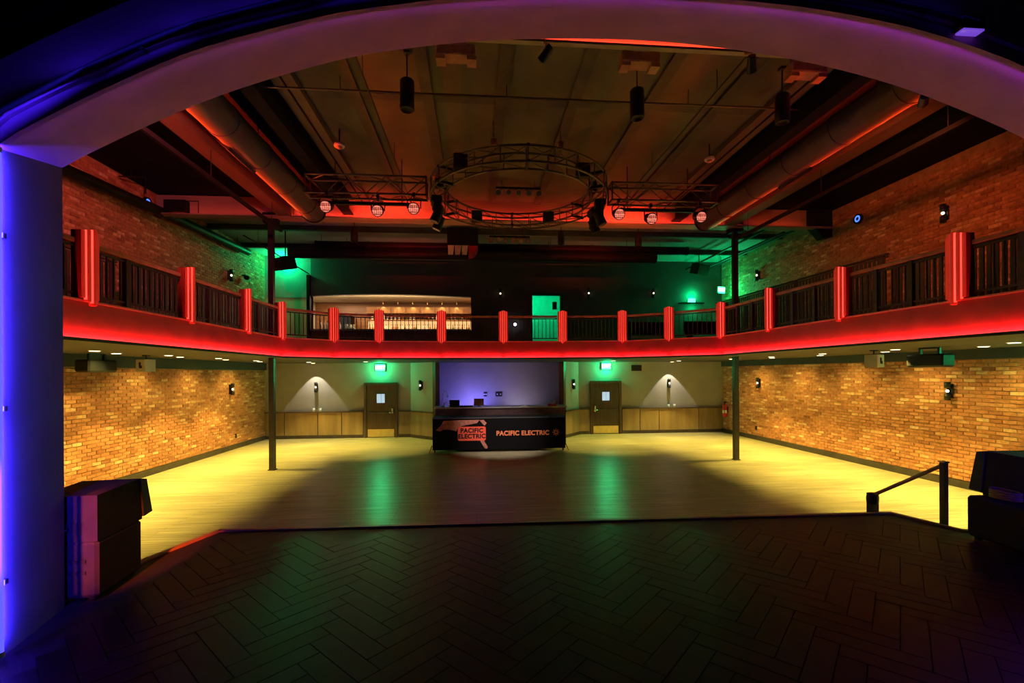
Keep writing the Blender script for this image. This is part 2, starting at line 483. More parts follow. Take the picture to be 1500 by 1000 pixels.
# ------------------------------------------------------------------ brick side walls
CW, CH = 0.235, 0.078
def brick_faces(mb, side, x, y, z, dep, L, Hh):
    """one brick: front face proud of the mortar towards the room (side=+1: room is at +x)"""
    e = .004
    xf = x + side * dep
    a, b = y - L / 2, y + L / 2
    c, d = z - Hh / 2, z + Hh / 2
    vs = [(x, a, c), (x, b, c), (x, b, d), (x, a, d), (xf, a + e, c + e), (xf, b - e, c + e), (xf, b - e, d - e), (xf, a + e, d - e)]
    mb.add(vs, [(4, 5, 6, 7), (0, 1, 5, 4), (1, 2, 6, 5), (2, 3, 7, 6), (3, 0, 4, 7)])
def brick_wall(name, x, side, y0, zones, ymin_vis, skip):
    root = struct(MB().bx(*(sorted((x, x - side * .3))), YF - .6, YB + .3, 0, ZC).build(name, M_mortar))
    cand = []
    rn = random.Random(11 if side > 0 else 12)
    for (z0, z1) in zones:
        rows = int((z1 - z0) / CH)
        for r in range(rows):
            z = z0 + (r + .5) * CH
            y = y0 + (r % 2) * CW / 2
            while y + CW < YB:
                if not skip(y + CW / 2, z): cand.append((y + CW / 2, z))
                y += CW
    vis = [c for c in cand if c[0] > ymin_vis and (c[1] < 2.6 or c[1] > 4.6)]
    vis.sort(key=lambda c: c[0] ** 2 + (c[1] - 2.4) ** 2)
    single = set(vis[:300])
    mass = MB()
    protos = []
    for k in range(4):
        pm = MB(); brick_faces(pm, side, 0, 0, 0, (.008, .012, .015, .020)[k], CW - .012, CH - .012)
        protos.append(pm)
    done = {}
    for (y, z) in cand:
        if (y, z) in single:
            k = rn.randrange(4)
            if k not in done: o = done[k] = protos[k].build('brick', M_brick, root)
            else: o = done[k].copy(); C.objects.link(o)
            o.location = (x, y, z)
        else:
            brick_faces(mass, side, x, y, z, rn.choice((.008, .011, .014, .020)), CW - .012 - rn.random() * .012, CH - .012 - rn.random() * .008)
    tag(mass.build('brickwork', M_brick_mass, root), kind='stuff')
    return root
wl = brick_wall('wall_left', XL, 1, 5.0, [(0.16, 2.60), (3.32, ZC)], 9.5, lambda y, z: False)
wr = brick_wall('wall_right', XR, -1, 4.4, [(0.16, 2.66), (3.32, 6.80)], 7.7, lambda y, z: False)
for nm, x, s in (('baseboard_left', XL, 1), ('baseboard_right', XR, -1)):
    struct(MB().bx(*sorted((x, x + s * .035)), YF, YB, 0, .15).build(nm, M_base))
for nm, x, s, zt in (('trim_1', XL, 1, 2.60), ('trim_2', XR, -1, 2.66)):
    struct(MB().bx(*sorted((x + s * .002, x + s * .10)), YF, YB - .1, zt, ZS).build(nm, M_frieze))

# ------------------------------------------------------------------ back wall
wb = MB()
T = .25
wb.bx(XL, XR, YB, YB + T, 0, ZG)                                     # lower storey
back = struct(wb.build('wall_back', M_wallg))
ub = MB()
BX0, BX1, BZ0, BZ1 = -6.23, -0.17, 4.13, 5.50
DX0, DX1, DZ1 = 2.24, 3.39, 5.54
ub.bx(BX0, BX1, YB, YB + T, ZG, BZ0)
n = 16
vs = []                                                                # shallow-arched head over the bar opening
for i in range(n + 1):
    x = BX0 + (BX1 - BX0) * i / n
    z = 5.42 + .09 * math.sin(PI * (i / n) ** .9)
    vs += [(x, YB, z), (x, YB, ZC), (x, YB + T, z), (x, YB + T, ZC)]
fs = []
for i in range(n):
    o = i * 4
    fs += [(o, o + 4, o + 5, o + 1), (o + 6, o + 2, o + 3, o + 7), (o + 2, o + 6, o + 4, o)]
ub.add(vs, fs)
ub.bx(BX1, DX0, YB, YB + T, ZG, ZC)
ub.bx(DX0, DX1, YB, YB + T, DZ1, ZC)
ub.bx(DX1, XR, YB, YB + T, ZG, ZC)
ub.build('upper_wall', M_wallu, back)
MB().bx(XL, BX0, YB + .02, YB + T, 5.35, ZC).build('corner_wall', M_wallgreen, back)
MB().bx(XL, BX0, YB + .04, YB + T, ZG, 5.35).build('corner_panel', M_cream, back)
MB().bx(BX0 - .12, BX0, YB - .12, YB + T, ZG, 6.2).build('corner_post', M_black, back)
# wainscot panels
def panel(x0, x1, parent=back, y=YB):
    mb = MB()
    mb.bx(x0 + .014, x1 - .014, y - .040, y - .012, .125, .975)
    return mb.build('wainscot_panel', M_wains, parent)
for a, b in ((-7.9, -7.22), (-7.22, -5.99), (-5.99, -5.11), (-5.11, -4.30), (-2.97, -2.50), (4.05, 4.49), (5.84, 6.57), (6.57, 7.36), (7.36, 9.02), (9.02, 10.0)):
    panel(a, b)
for a, b in ((-7.9, -4.30), (-2.97, -2.50), (4.05, 4.49), (5.84, 10.0)):
    MB().bx(a, b, YB - .012, YB, .1, .98).build('backing_board', M_black, back)
    MB().bx(a, b, YB - .13, YB, .98, 1.03).build('ledge', M_ledge, back)
    MB().bx(a, b, YB - .05, YB, 0, .12).build('plinth', M_base, back)
# wing walls of the sound booth alcove
def wing(name, p, q, flip):
    p, q = Vector((*p, 0)), Vector((*q, 0))
    d = (q - p); L = d.length; ang = math.atan2(d.y, d.x)
    r = struct(MB().bx(0, L, -.06, .06, 0, ZS).build(name, M_wallg))
    r.location = p; r.rotation_euler = (0, 0, ang)
    s = -1
    MB().bx(.02, L - .02, s * .10, s * .06, .12, .98).build('wainscot_panel', M_wains, r)
    MB().bx(0, L, s * .14, s * .06, .98, 1.03).build('ledge', M_ledge, r)
    MB().bx(0, L, s * .11, s * .06, 0, .12).build('plinth', M_base, r)
    MB().bx(*((L - .02, L + .14) if flip else (-.14, .02)), -.1, .1, 0, ZS).build('end_post', M_door, r)
    return r
wing('wall_booth_left', (-2.46, YB), (-1.50, 16.95), True)
wing('wall_booth_right', (3.28, 16.95), (4.02, YB), False)

# doors in the lower back wall
def door(name, x0, x1, hinge, label):
    z1 = 2.11
    d = struct(MB().bx(x0 + .10, x1 - .10, YB - .05, YB - .005, .015, z1 - .09).build(name, M_door))
    f = MB()
    f.bx(x0, x0 + .09, YB - .09, YB, 0, z1); f.bx(x1 - .09, x1, YB - .09, YB, 0, z1); f.bx(x0 + .09, x1 - .09, YB - .09, YB, z1 - .09, z1)
    f.build('door_frame', M_door, d)
    MB().bx(x0 + .13, x1 - .13, YB - .058, YB - .05, .03, .32).build('kick_plate', M_brass, d)
    xc = (x0 + x1) / 2
    wf = MB()
    for a in ((xc - .18, xc - .15, 1.30, 1.70), (xc + .15, xc + .18, 1.30, 1.70), (xc - .15, xc + .15, 1.67, 1.70), (xc - .15, xc + .15, 1.30, 1.33)):
        wf.bx(a[0], a[1], YB - .07, YB - .05, a[2], a[3])
    wn = wf.build('vision_panel', M_base, d)
    MB().bx(xc - .15, xc + .01, YB - .056, YB - .052, 1.33, 1.67).build('pane', M_doorglass, wn)
    MB().bx(xc + .02, xc + .15, YB - .056, YB - .052, 1.33, 1.67).build('pane', M_doorglass, wn)
    b = MB().bx(x0 + .16, x1 - .16, YB - .11, YB - .075, .93, .98)
    b.bx(x0 + .15, x0 + .2, YB - .11, YB - .05, .90, 1.0); b.bx(x1 - .2, x1 - .15, YB - .11, YB - .05, .90, 1.0)
    b.build('push_bar', M_ledge, d)
    xh = x1 - .18 if hinge < 0 else x0 + .18
    MB().cyl((xh - .12 * (1 if hinge < 0 else -1), YB - .13, .955), (xh, YB - .13, .955), .016, 8).bx(xh - .03, xh + .03, YB - .13, YB - .05, .9, 1.12).build('lever_handle', M_chrome, d)
    return d
door('door_1', -4.26, -3.01, -1, '')
door('door_2', 4.53, 5.80, 1, '')

# upper doorway: green-lit passage beyond
dr = MB()
dr.bx(DX0 - .3, DX0 - .02, YB + T, YB + 2.4, ZG, 5.9); dr.bx(DX1 + .5, DX1 + .7, YB + T, YB + 2.4, ZG, 5.9)
dr.bx(DX0 - .3, DX1 + .7, YB + 2.4, YB + 2.6, ZG, 5.9); dr.bx(DX0 - .3, DX1 + .7, YB + T, YB + 2.6, 5.9, 6.0)
d3 = struct(dr.build('door_3', M_white))
MB().bx(DX0 - .3, DX1 + .7, YB + T, YB + 2.6, ZG - .1, ZG).build('passage_floor', M_tier, d3)
MB().bx(DX0 - .05, DX0, YB - .03, YB + T, ZG, DZ1).bx(DX1, DX1 + .05, YB - .03, YB + T, ZG, DZ1).bx(DX0, DX1, YB - .03, YB + T, DZ1, DZ1 + .05).build('door_frame', M_black, d3)
MB().bx(DX1 - .30, DX1 - .12, YB + T + .02, YB + T + .06, 5.0, 5.3).build('door_closer', M_blackm, d3)

# ------------------------------------------------------------------ ceiling, girders, beams
ce = struct(MB().bx(XL - .3, XR + .3, YF - .6, YB + .3, ZC, ZC + .2).build('ceiling', M_deckd))
MB().bx(-3.25, 5.45, YF, BEAM_Y - .2, ZC - .03, ZC).build('centre_deck', M_deck, ce)
MB().bx(XL, XR, BEAM_Y + .15, YB, ZC - .03, ZC).build('rear_deck', M_deckr, ce)
for x in (-1.9, -0.75, 0.45, 1.65, 2.9, 4.1):
    MB().bx(x - .09, x + .09, YF, BEAM_Y - .15, ZC - .075, ZC - .03).build('joist', M_joist, ce)
for y in (7.5,):
    MB().bx(-3.25, 5.45, y - .09, y + .09, ZC - .045, ZC - .03).build('cross_batten', M_joist, ce)
for x in (-2.85, 5.05):
    MB().bx(x - .17, x + .17, 5.6, BEAM_Y - .15, ZC - .13, ZC - .03).build('edge_board', M_girdery, ce)
    MB().bx(x - .012, x + .012, 5.6, BEAM_Y - .15, ZC - .15, ZC - .13).build('track', M_black, ce)
for y in (14.2, 16.2):
    MB().bx(XL, XR, y - .06, y + .06, ZC - .18, ZC - .03).build('rear_joist', M_joist, ce)

def roof_beam(label, y, z=6.40, k=1.0, th=.14):
    b = thing('roof_beam', label, 'beam', (1.0, y, z), kind='structure')
    MB().bx(-6.0, 6.3, -.14, -.14 + 2 * th, 0, .54).build('centre_span', M_girder, b)
    MB().bx(-8.9, -6.0, -.10, .12, .02, .52).build('side_span', M_girder, b)
    MB().bx(6.3, 9.0, -.10, .12, .02, .52).build('side_span', M_girder, b)
    MB().bx(-8.8 if k < 1 else -5.9, 8.8 if k < 1 else 6.2, -.34 if k < 1 else -.20, -.14, -.03, .0).build('led_lip', M_girder, b)
    MB().bx(-5.9, 6.2, -.31 if k < 1 else -.185, -.29 if k < 1 else -.165, .0, .012).build('led_strip', M_redled, b)
    yy = y - (.30 if k < 1 else .18)
    strip('beam_led', (-4.85, yy, z + .02), (7.15, yy, z + .02), (0, .9, 1), BEAM_W * k, (1.0, .05, .022), .03)
    if k < 1:  # low-power strips added to redden the beam's side spans
        strip('beam_led', (-7.4, yy, z + .02), (-5.3, yy, z + .02), (0, .9, 1), BEAM_W * .2, (1.0, .05, .02), .03)
        strip('beam_led', (7.5, yy, z + .02), (9.0, yy, z + .02), (0, .9, 1), BEAM_W * .2, (1.0, .06, .02), .03)
        MB().prism_xz([(8.3, .02), (8.85, .02), (8.85, -.25), (8.6, -.3)], -.25, .0).bx(8.2, 8.85, -.25, -.11, .02, .5).build('end_bracket', M_black, b)
        MB().bx(-8.6, -8.1, -.3, -.11, .02, .34).build('end_bracket', M_black, b)
    return b
roof_beam('red-lit timber roof beam spanning the hall behind the ring truss', BEAM_Y, 6.40, .95)
roof_beam('red-lit timber roof beam just beyond the top of the arch', 5.45, 6.31, 1.0, .025)
for s, x, lab in ((-1, -4.72, 'red-lit long timber girder beside the left duct'), (1, 6.86, 'red-lit long timber girder beside the right duct')):
    g = thing('side_girder', lab, 'beam', (x, 0, 6.38), kind='structure')
    MB().bx(-.16, .16, 5.6, BEAM_Y - .15, 0, .55).build('timber', M_girdery, g)
for x, lab in ((-3.22, 'dark steel roof beam above the left duct'), (5.42, 'dark steel roof beam above the right duct')):
    g = thing('steel_beam', lab, 'beam', (x, 0, 6.5), kind='structure')
    MB().bx(-.12, .12, 5.6, BEAM_Y - .15, 0, .03).bx(-.12, .12, 5.6, BEAM_Y - .15, .39, .42).build('flange', M_black, g)
    MB().bx(-.015, .015, 5.6, BEAM_Y - .15, .03, .39).build('web', M_black, g)

# ------------------------------------------------------------------ proscenium wall with its arch
NEAR = [(-2.74, 3.74), (-2.67, 3.80), (-2.26, 4.04), (-1.70, 4.33), (-1.21, 4.50), (-.81, 4.62), (-.40, 4.70), (-.03, 4.76), (.65, 4.825), (1.36, 4.85), (2.11, 4.83), (2.69, 4.77), (3.19, 4.68), (3.81, 4.50), (4.35, 4.25), (4.82, 3.95)]
FAR = [(-2.88, 3.88), (-2.66, 4.01), (-2.07, 4.32), (-1.6, 4.52), (-.97, 4.735), (-.48, 4.84), (.03, 4.92), (.55, 4.965), (1.1, 4.99), (1.62, 4.985), (2.24, 4.94), (2.82, 4.86), (3.45, 4.725), (4.01, 4.55), (4.52, 4.36), (4.97, 4.12)]
def resample(pts, n):
    """smooth Catmull-Rom through the points, n samples even in length"""
    out = []
    P = [Vector((2 * pts[0][0] - pts[1][0], 2 * pts[0][1] - pts[1][1]))] + [Vector(p) for p in pts] + [Vector((2 * pts[-1][0] - pts[-2][0], 2 * pts[-1][1] - pts[-2][1]))]
    for i in range(1, len(P) - 2):
        for k in range(8):
            t = k / 8
            a, b, c, d = P[i - 1], P[i], P[i + 1], P[i + 2]
            out.append(.5 * ((2 * b) + (c - a) * t + (2 * a - 5 * b + 4 * c - d) * t * t + (3 * b - a - 3 * c + d) * t ** 3))
    out.append(P[-2])
    for _ in range(5):
        out = [out[0]] + [(out[i - 1] + out[i] * 2 + out[i + 1]) / 4 for i in range(1, len(out) - 1)] + [out[-1]]
    ls = [0]
    for a, b in zip(out, out[1:]): ls.append(ls[-1] + (b - a).length)
    res = []
    for k in range(n):
        s = ls[-1] * k / (n - 1)
        i = 0
        while i < len(ls) - 2 and ls[i + 1] < s: i += 1
        t = (s - ls[i]) / (ls[i + 1] - ls[i])
        res.append(out[i].lerp(out[i + 1], min(1, t)))
    return res
NA = 49
Nn, Ff = resample(NEAR, NA), resample(FAR, NA)
YN = 2.87
zb = 0.0
innN = [Vector((-2.74, zb))] + Nn + [Vector((4.82, zb))]
innF = [Vector((-2.88, zb))] + Ff + [Vector((4.97, zb))]
def face_strip(inner, y, flip):
    seq = []
    seq.append((inner[0], Vector((XL, zb))))
    seq.append((inner[1], Vector((XL, inner[1].y))))
    seq.append((inner[1], Vector((XL, ZC))))
    for p in inner[1:-1]: seq.append((p, Vector((p.x, ZC))))
    seq.append((inner[-2], Vector((XR, ZC))))
    seq.append((inner[-2], Vector((XR, inner[-2].y))))
    seq.append((inner[-1], Vector((XR, zb))))
    vs, fs = [], []
    for a, b in seq: vs += [(a.x, y, a.y), (b.x, y, b.y)]
    for i in range(len(seq) - 1):
        q = (2 * i, 2 * i + 2, 2 * i + 3, 2 * i + 1)
        fs.append(q if flip else q[::-1])
    return vs, fs
pw = MB()
pw.add(*face_strip(innN, YN, False)); pw.add(*face_strip(innF, YF, True))
wf_ = struct(pw.build('wall_front', M_black))
rv = MB()
vs = []
for a, b in zip(innN, innF):
    for t in (0, .5, 1): vs.append((a.x + (b.x - a.x) * t, YN + (YF - YN) * t, a.y + (b.y - a.y) * t))
fs = []
for i in range(len(innN) - 1):
    for k in range(2): fs.append((i * 3 + k, i * 3 + k + 1, i * 3 + k + 4, i * 3 + k + 3))
M_jamb = mat('jamb_dark_paint', (0.12, 0.10, 0.15), 0.75, noise=(2.5, 0.15), bump=(40, 0.15, 0.004), spec=0.2)
for nm_, lo, hi, mm_ in (('arch_reveal', 1, len(innN) - 2, M_plaster), ('jamb_reveal', 0, 1, M_jamb), ('jamb_reveal', len(innN) - 2, len(innN) - 1, M_jamb)):
    q = MB(); q.add(vs[lo * 3:hi * 3 + 3], [tuple(i - lo * 3 for i in f) for f in fs if lo * 3 <= f[0] and f[2] <= hi * 3 + 2]); q.build(nm_, mm_, wf_)
# plaster surround on the stage side, proud of the black wall
def outset(seq, d):
    res = []
    for i, p in enumerate(seq):
        a = seq[max(0, i - 1)]; b = seq[min(len(seq) - 1, i + 1)]
        t = (b - a).normalized()
        res.append(p + Vector((-t.y, t.x)) * d)
    return res
def arch_band(seq, d0, d1, y0, y1):
    A, B = outset(seq, d0), outset(seq, d1)
    m = MB(); vs = []
    for a, b in zip(A, B): vs += [(a.x, y0, a.y), (b.x, y0, b.y), (b.x, y1, b.y), (a.x, y1, a.y)]
    fs = []
    for i in range(len(A) - 1):
        o = i * 4
        for k in range(4): fs.append((o + k, o + 4 + k, o + 4 + (k + 1) % 4, o + (k + 1) % 4))
    return m.add(vs, fs)
arch_band(innN, 0.0, 0.40, YN - .03, YN).build('arch_surround', M_plaster, wf_)
arch_band(innN, 0.085, 0.125, YN - .055, YN - .03).build('arch_bead', M_plaster, wf_)

# ------------------------------------------------------------------ balcony (floor, soffit, front)
bal = thing('floor_balcony', None, None, (0, 0, 0), kind='structure')
def offset_front(d):
    """front line moved back from the hall by d"""
    P = [Vector(p) for p in FRONT]
    out = []
    for i, p in enumerate(P):
        ns = []
        for a, b in ((i - 1, i), (i, i + 1)):
            if a >= 0 and b < len(P):
                t = (P[b] - P[a]).normalized(); ns.append(Vector((-t.y, t.x)))
        n = sum(ns, Vector((0, 0))).normalized()
        k = 1 / max(.5, n.dot(ns[0]))
        out.append(p + n * d * k)
    return out
inn = offset_front(.06)
slabf = MB()
L = len(inn)
outer = [Vector((XL, YF))] + [Vector((XL, 12.5))] + [Vector((XL, YB))] + [Vector((p.x, YB)) for p in inn[3:-3]] + [Vector((XR, YB)), Vector((XR, 12.5)), Vector((XR, YF))]
# strip between front line and walls
pairs = [(inn[0], Vector((XL, YF))), (inn[1], Vector((XL, inn[1].y))), (inn[1], Vector((XL, YB))), (inn[2], Vector((inn[2].x, YB)))]
for p in inn[3:-2]: pairs.append((p, Vector((p.x, YB))))
pairs += [(inn[-2], Vector((XR, YB))), (inn[-2], Vector((XR, inn[-2].y))), (inn[-1], Vector((XR, YF)))]
def slab(z0, z1):
    m = MB(); vs = []
    for a, b in pairs: vs += [(a.x, a.y, z0), (b.x, b.y, z0), (b.x, b.y, z1), (a.x, a.y, z1)]
    fs = []
    for i in range(len(pairs) - 1):
        o = i * 4
        fs += [(o, o + 1, o + 5, o + 4), (o + 3, o + 7, o + 6, o + 2), (o, o + 4, o + 7, o + 3)]
    return m.add(vs, fs)
slab(ZS, ZS + .12).build('soffit', M_soffit, bal)
slab(ZG - .1, ZG).build('deck', M_tier, bal)
for k, (a, b) in enumerate(zip(FRONT[:-1], FRONT[1:])):
    a3, b3 = Vector((*a, 0)), Vector((*b, 0))
    d = (b3 - a3); Ls = d.length; ang = math.atan2(d.y, d.x)
    n_out = Vector((d.y, -d.x, 0)).normalized()          # towards the hall
    def seg(name, m, y0, y1, z0, z1, e=0.0):
        o = MB().bx(-e, Ls + e, y0, y1, z0, z1).build(name, m, bal)
        o.location = a3; o.rotation_euler = (0, 0, ang)
        return o
    seg('fascia_panel', M_fascia, 0, .06, 2.90, 3.37)
    seg('fascia_cap', M_cap, -.025, .08, 3.37, 3.395, .01)
    seg('led_lip', M_soffit, -.085, .06, ZS, 2.90, .02)
    seg('led_strip', M_redled, -.065, -.05, 2.90, 2.912)
    for s in range(1):
        off = n_out * .045
        p = a3 + off + Vector((0, 0, 2.922)) + d.normalized() * .05
        q = b3 + off + Vector((0, 0, 2.922)) - d.normalized() * .05
        strip('fascia_led', p, q, -n_out * .8 + Vector((0, 0, 1)), FASCIA_W, RED, .02)

# raised seating tiers along the side walls
for nm, x0, x1, y0, y1 in (('floor_tier_left', XL, -6.55, 9.0, 16.0), ('floor_tier_right', 8.45, XR, 8.6, 16.0)):
    struct(MB().bx(x0, x1, y0, y1, ZG, 3.62).build(nm, M_tier))

# red fluted pilasters on the balcony front
pil = thing('pilaster', 'x', 'pilaster', group='red fluted pilasters along the balcony front')
MB().bx(-.135, .135, -.055, .06, .05, .90).build('body', M_pil, pil)
for x, wd, pr, z0, z1 in ((-.108, .05, .075, .045, .905), (.108, .05, .075, .045, .905), (-.055, .05, .105, .0, .92), (.055, .05, .105, .0, .92), (0, .045, .135, -.045, .935)):
    MB().bevbox(x - wd / 2, x + wd / 2, -pr, -.05, z0, z1, .010).build('rib', M_rib, pil)
for x, y, z0, z1 in ((-.0815, -.08, .03, .91), (.0815, -.08, .03, .91), (-.026, -.11, -.01, .925), (.026, -.11, -.01, .925)):
    MB().bx(x - .005, x + .005, y - .006, y + .03, z0, z1).build('light_strip', M_glow, pil)
used = []
places = []
for i, y in enumerate((6.25, 8.3, 10.3)):
    places.append((FL, y, PI / 2, '%s red fluted pilaster from the arch on the left balcony side' % ORD[i]))
for i, y in enumerate((5.68, 7.65, 9.64)):
    places.append((FR, y, -PI / 2, '%s red fluted pilaster from the arch on the right balcony side' % ORD[i]))
nm9 = ['red fluted pilaster at the left corner of the balcony beside the steel column', 'second red pilaster right of the left balcony corner', 'red pilaster in front of the middle of the lit bar',
       'red pilaster in front of the right end of the lit bar', 'red pilaster at the centre of the rear balcony front', 'red pilaster beside the green-lit upper doorway',
       'first red pilaster right of the green-lit upper doorway', 'second red pilaster right of the green-lit upper doorway', 'red fluted pilaster at the right corner of the balcony beside the steel column']
for i in range(9):
    p = Vector(FRONT[i + 1]); a, b = Vector(FRONT[i]), Vector(FRONT[i + 2])
    t = ((p - a).normalized() + (b - p).normalized()).normalized()
    places.append((p.x, p.y, math.atan2(t.y, t.x) + PI if False else math.atan2(t.y, t.x), nm9[i]))
for x, y, rz, lab in places:
    if abs(rz - PI / 2) < 1e-6: rz = PI / 2
    once(pil, used, (x, y, 3.36), rz, lab)

# railings between the pilasters
def railing(label, a, b, z, h, name='balcony_railing', group='railings along the balcony front', posts=(), rail_m=M_rail, rail_h=.06, step=.11, bw=.009):
    a, b = Vector((*a, 0)), Vector((*b, 0)); d = b - a; Ls = d.length
    r = thing(name, label, 'railing', (a.x, a.y, z), math.atan2(d.y, d.x), group)
    MB().bevbox(0, Ls, -.035, .035, h - rail_h, h, .008).build('handrail', rail_m, r)
    MB().bx(0, Ls, -.012, .012, .06, .09).build('bottom_rail', M_balu, r)
    MB().bx(0, Ls, -.012, .012, h - rail_h - .05, h - rail_h - .02).build('top_rail', M_balu, r)
    n = max(2, int(Ls / step))
    pr = None
    for i in range(1, n):
        if pr is None: pr = o = MB().bx(-bw, bw, -.009, .009, .09, h - rail_h - .05).build('baluster', M_balu, r)
        else: o = pr.copy(); C.objects.link(o)
        o.location = (i * Ls / n, 0, 0)
    for t in posts:
        MB().bx(t * Ls - .035, t * Ls + .035, -.03, .03, 0, h - rail_h).build('post', M_balu, r)
    return r
def back_of(p, n=.02): return p
RZ = 3.395; RH = .76
lefty = [YF + .1, 6.25, 8.3, 10.3, 12.1]
for i in range(4):
    railing('%s railing panel from the arch on the left balcony side' % ORD[i], (FL - .03, lefty[i] + .15), (FL - .03, lefty[i + 1] - .15), RZ, RH, posts=(.33,))
righty = [YF + .1, 5.68, 7.65, 9.64, 11.66]
for i in range(4):
    railing('%s railing panel from the arch on the right balcony side' % ORD[i], (FR + .03, righty[i + 1] - .15), (FR + .03, righty[i] + .15), RZ, RH, posts=(.3, .66))
rl = ['railing panel in front of the pale corner panel left of the bar', 'railing panel in front of the left end of the lit bar', 'railing panel in front of the middle of the lit bar', 'railing panel in front of the right end of the lit bar',
      'railing panel in front of the green-lit upper doorway', 'first railing panel right of the green-lit upper doorway', 'second railing panel right of the green-lit upper doorway', 'railing panel below the green exit sign by the right column']
for i in range(8):
    a, b = Vector(FRONT[i + 1]), Vector(FRONT[i + 2]); d = (b - a).normalized()
    railing(rl[i], a + d * .15 + Vector((-d.y, d.x)) * .03, b - d * .15 + Vector((-d.y, d.x)) * .03, RZ, RH)
TG = 'slatted guardrails on the raised tiers'
railing('dark slatted guardrail on the raised tier along the left brick wall', (-6.6, 9.0), (-6.6, 15.5), 3.62, 1.08, 'tier_railing', TG, (0.02, .27, .52, .77, .98), M_balu, .04, .11, .033)
railing('dark slatted guardrail on the raised tier along the right brick wall', (8.5, 8.75), (8.5, 15.5), 3.62, 1.25, 'tier_railing', TG, (0.02, .2, .4, .6, .8, .98), M_balu, .04, .11, .033)
railing('low dark slatted screen on the left balcony nearest the arch', (-6.6, 4.2), (-6.6, 8.95), ZG, 1.24, 'tier_railing', TG, (.02, .5, .98), M_balu, .04, .11, .033)
railing('low dark slatted screen on the right balcony nearest the arch', (8.5, 4.2), (8.5, 8.7), ZG, 1.30, 'tier_railing', TG, (.02, .5, .98), M_balu, .04, .11, .033)

# steel columns
for x, lab in ((-5.19, 'slim dark steel column on the left side of the dance floor'), (7.18, 'slim dark steel column on the right side of the dance floor')):
    c = thing('steel_column', lab, 'column', (x, BEAM_Y, 0), kind='structure')
    MB().bx(-.062, .062, -.062, .062, .02, 6.28).build('shaft', M_column, c)
    MB().bx(-.085, .085, -.085, .085, 0, .02).build('base_plate', M_column, c)
    MB().bx(-.15, .15, -.16, .16, 6.28, 6.52).build('saddle', M_black, c)

# ------------------------------------------------------------------ downlights under the balcony
dl = thing('downlight', 'x', 'ceiling light', group='recessed downlights under the balcony')
MB().lathe([(.06, -.004), (.085, -.010), (.09, 0.0)], 16).build('trim_ring', M_white, dl)
MB().lathe([(.0, -.014), (.07, -.013), (.072, -.002)], 16).build('lens', M_lampface, dl)
used = []
LX, RX = -6.55, 8.3
spots = []
for i, y in enumerate((4.4, 6.4, 8.4, 10.3, 12.2, 14.2)):
    spots.append((LX, y, '%s recessed downlight from the arch under the left balcony' % ORD[i], 1))
for i, y in enumerate((4.4, 6.4, 8.4, 10.3, 12.2, 14.2)):
    spots.append((RX, y, '%s recessed downlight from the arch under the right balcony' % ORD[i], 1))
spots += [(-5.7, 16.1, 'recessed downlight near the left back wall panels', .8), (-3.7, 15.7, 'recessed downlight in front of the left exit door', .8),
          (4.8, 15.6, 'recessed downlight in front of the right exit door', .8), (7.4, 16.1, 'recessed downlight near the right back wall panels', .8)]
for x, y, lab, k in spots:
    once(dl, used, (x, y, ZS - .001), 0, lab)
    spot('downlight_beam', (x, y, ZS - .02), (x, y, 0), DOWN_W * k, YELLOW, R(94), .4)
for sd, x in (('left', -6.9), ('right', 9.0)):
    for i, y in enumerate((5.4, 7.4, 9.35, 11.25, 13.2, 15.2)):
        once(dl, used, (x, y, ZS - .001), 0, '%s wall washing downlight from the arch close to the %s brick wall' % (ORD[i], sd))
        spot('wall_washer', (x, y, ZS - .02), (x + (-1.0 if x < 0 else 1.0), y, .5), WASH_W, YELLOW, R(120), 1.0, .05)
for x, lab in ((-6.04, 'tiny recessed wall washer above the left back wall panels'), (7.77, 'tiny recessed wall washer above the right back wall panels')):
    once(dl, used, (x, YB - .36, ZS - .001), 0, lab)
    spot('wall_washer', (x, YB - .36, ZS - .02), (x, YB - .36, 0), 150, (1.0, .88, .62), R(74), .1, .02)

# ------------------------------------------------------------------ sconces
sc = thing('wall_sconce', 'x', 'wall lamp', group='small two-ended wall sconces')
MB().lathe([(0, .06), (.055, .06), (.055, .19), (.0, .19)], 12, (0, -.09, 0)).build('upper_shade', M_blackm, sc)
MB().lathe([(0, -.19), (.055, -.19), (.055, -.06), (0, -.06)], 12, (0, -.09, 0)).build('lower_shade', M_blackm, sc)
MB().lathe([(0, -.03), (.022, -.02), (.03, 0), (.022, .02), (0, .03)], 10, (0, -.09, 0)).build('bulb', M_bulb, sc)
MB().bx(-.05, .05, -.03, 0, -.15, .15).bx(-.012, .012, -.09, -.02, -.06, .06).build('back_plate', M_blackm, sc)
used = []
SCN = [(XL + .02, 15.34, 1.97, PI / 2, 'black sconce on the lower left brick wall'), (XR - .02, 15.37, 2.04, -PI / 2, 'black sconce on the lower right brick wall near the fire extinguisher'),
       (XR - .02, 8.86, 2.0, -PI / 2, 'black sconce on the lower right brick wall nearest the stage'), (XL + .02, 15.3, 5.63, PI / 2, 'black sconce on the upper left brick wall'),
       (XR - .02, 15.37, 5.85, -PI / 2, 'black sconce on the upper right brick wall near the steel column'), (XR - .02, 8.93, 5.78, -PI / 2, 'black sconce on the upper right brick wall nearest the stage'),
       (-6.04, YB, 1.95, 0, 'sconce on the grey back wall in the left pool of light'), (7.77, YB, 2.0, 0, 'sconce on the grey back wall in the right pool of light'),
       (.98, YB, 5.55, 0, 'sconce on the dark upper wall between bar and green doorway'), (4.49, YB, 5.6, 0, 'first sconce right of the green doorway on the dark upper wall'),
       (7.14, YB, 5.62, 0, 'second sconce right of the green doorway on the dark upper wall'),
       (-2.02, 17.36, 2.0, R(-44), 'sconce on the angled wall left of the sound booth'), (3.72, 17.43, 2.0, R(50), 'sconce on the angled wall right of the sound booth')]
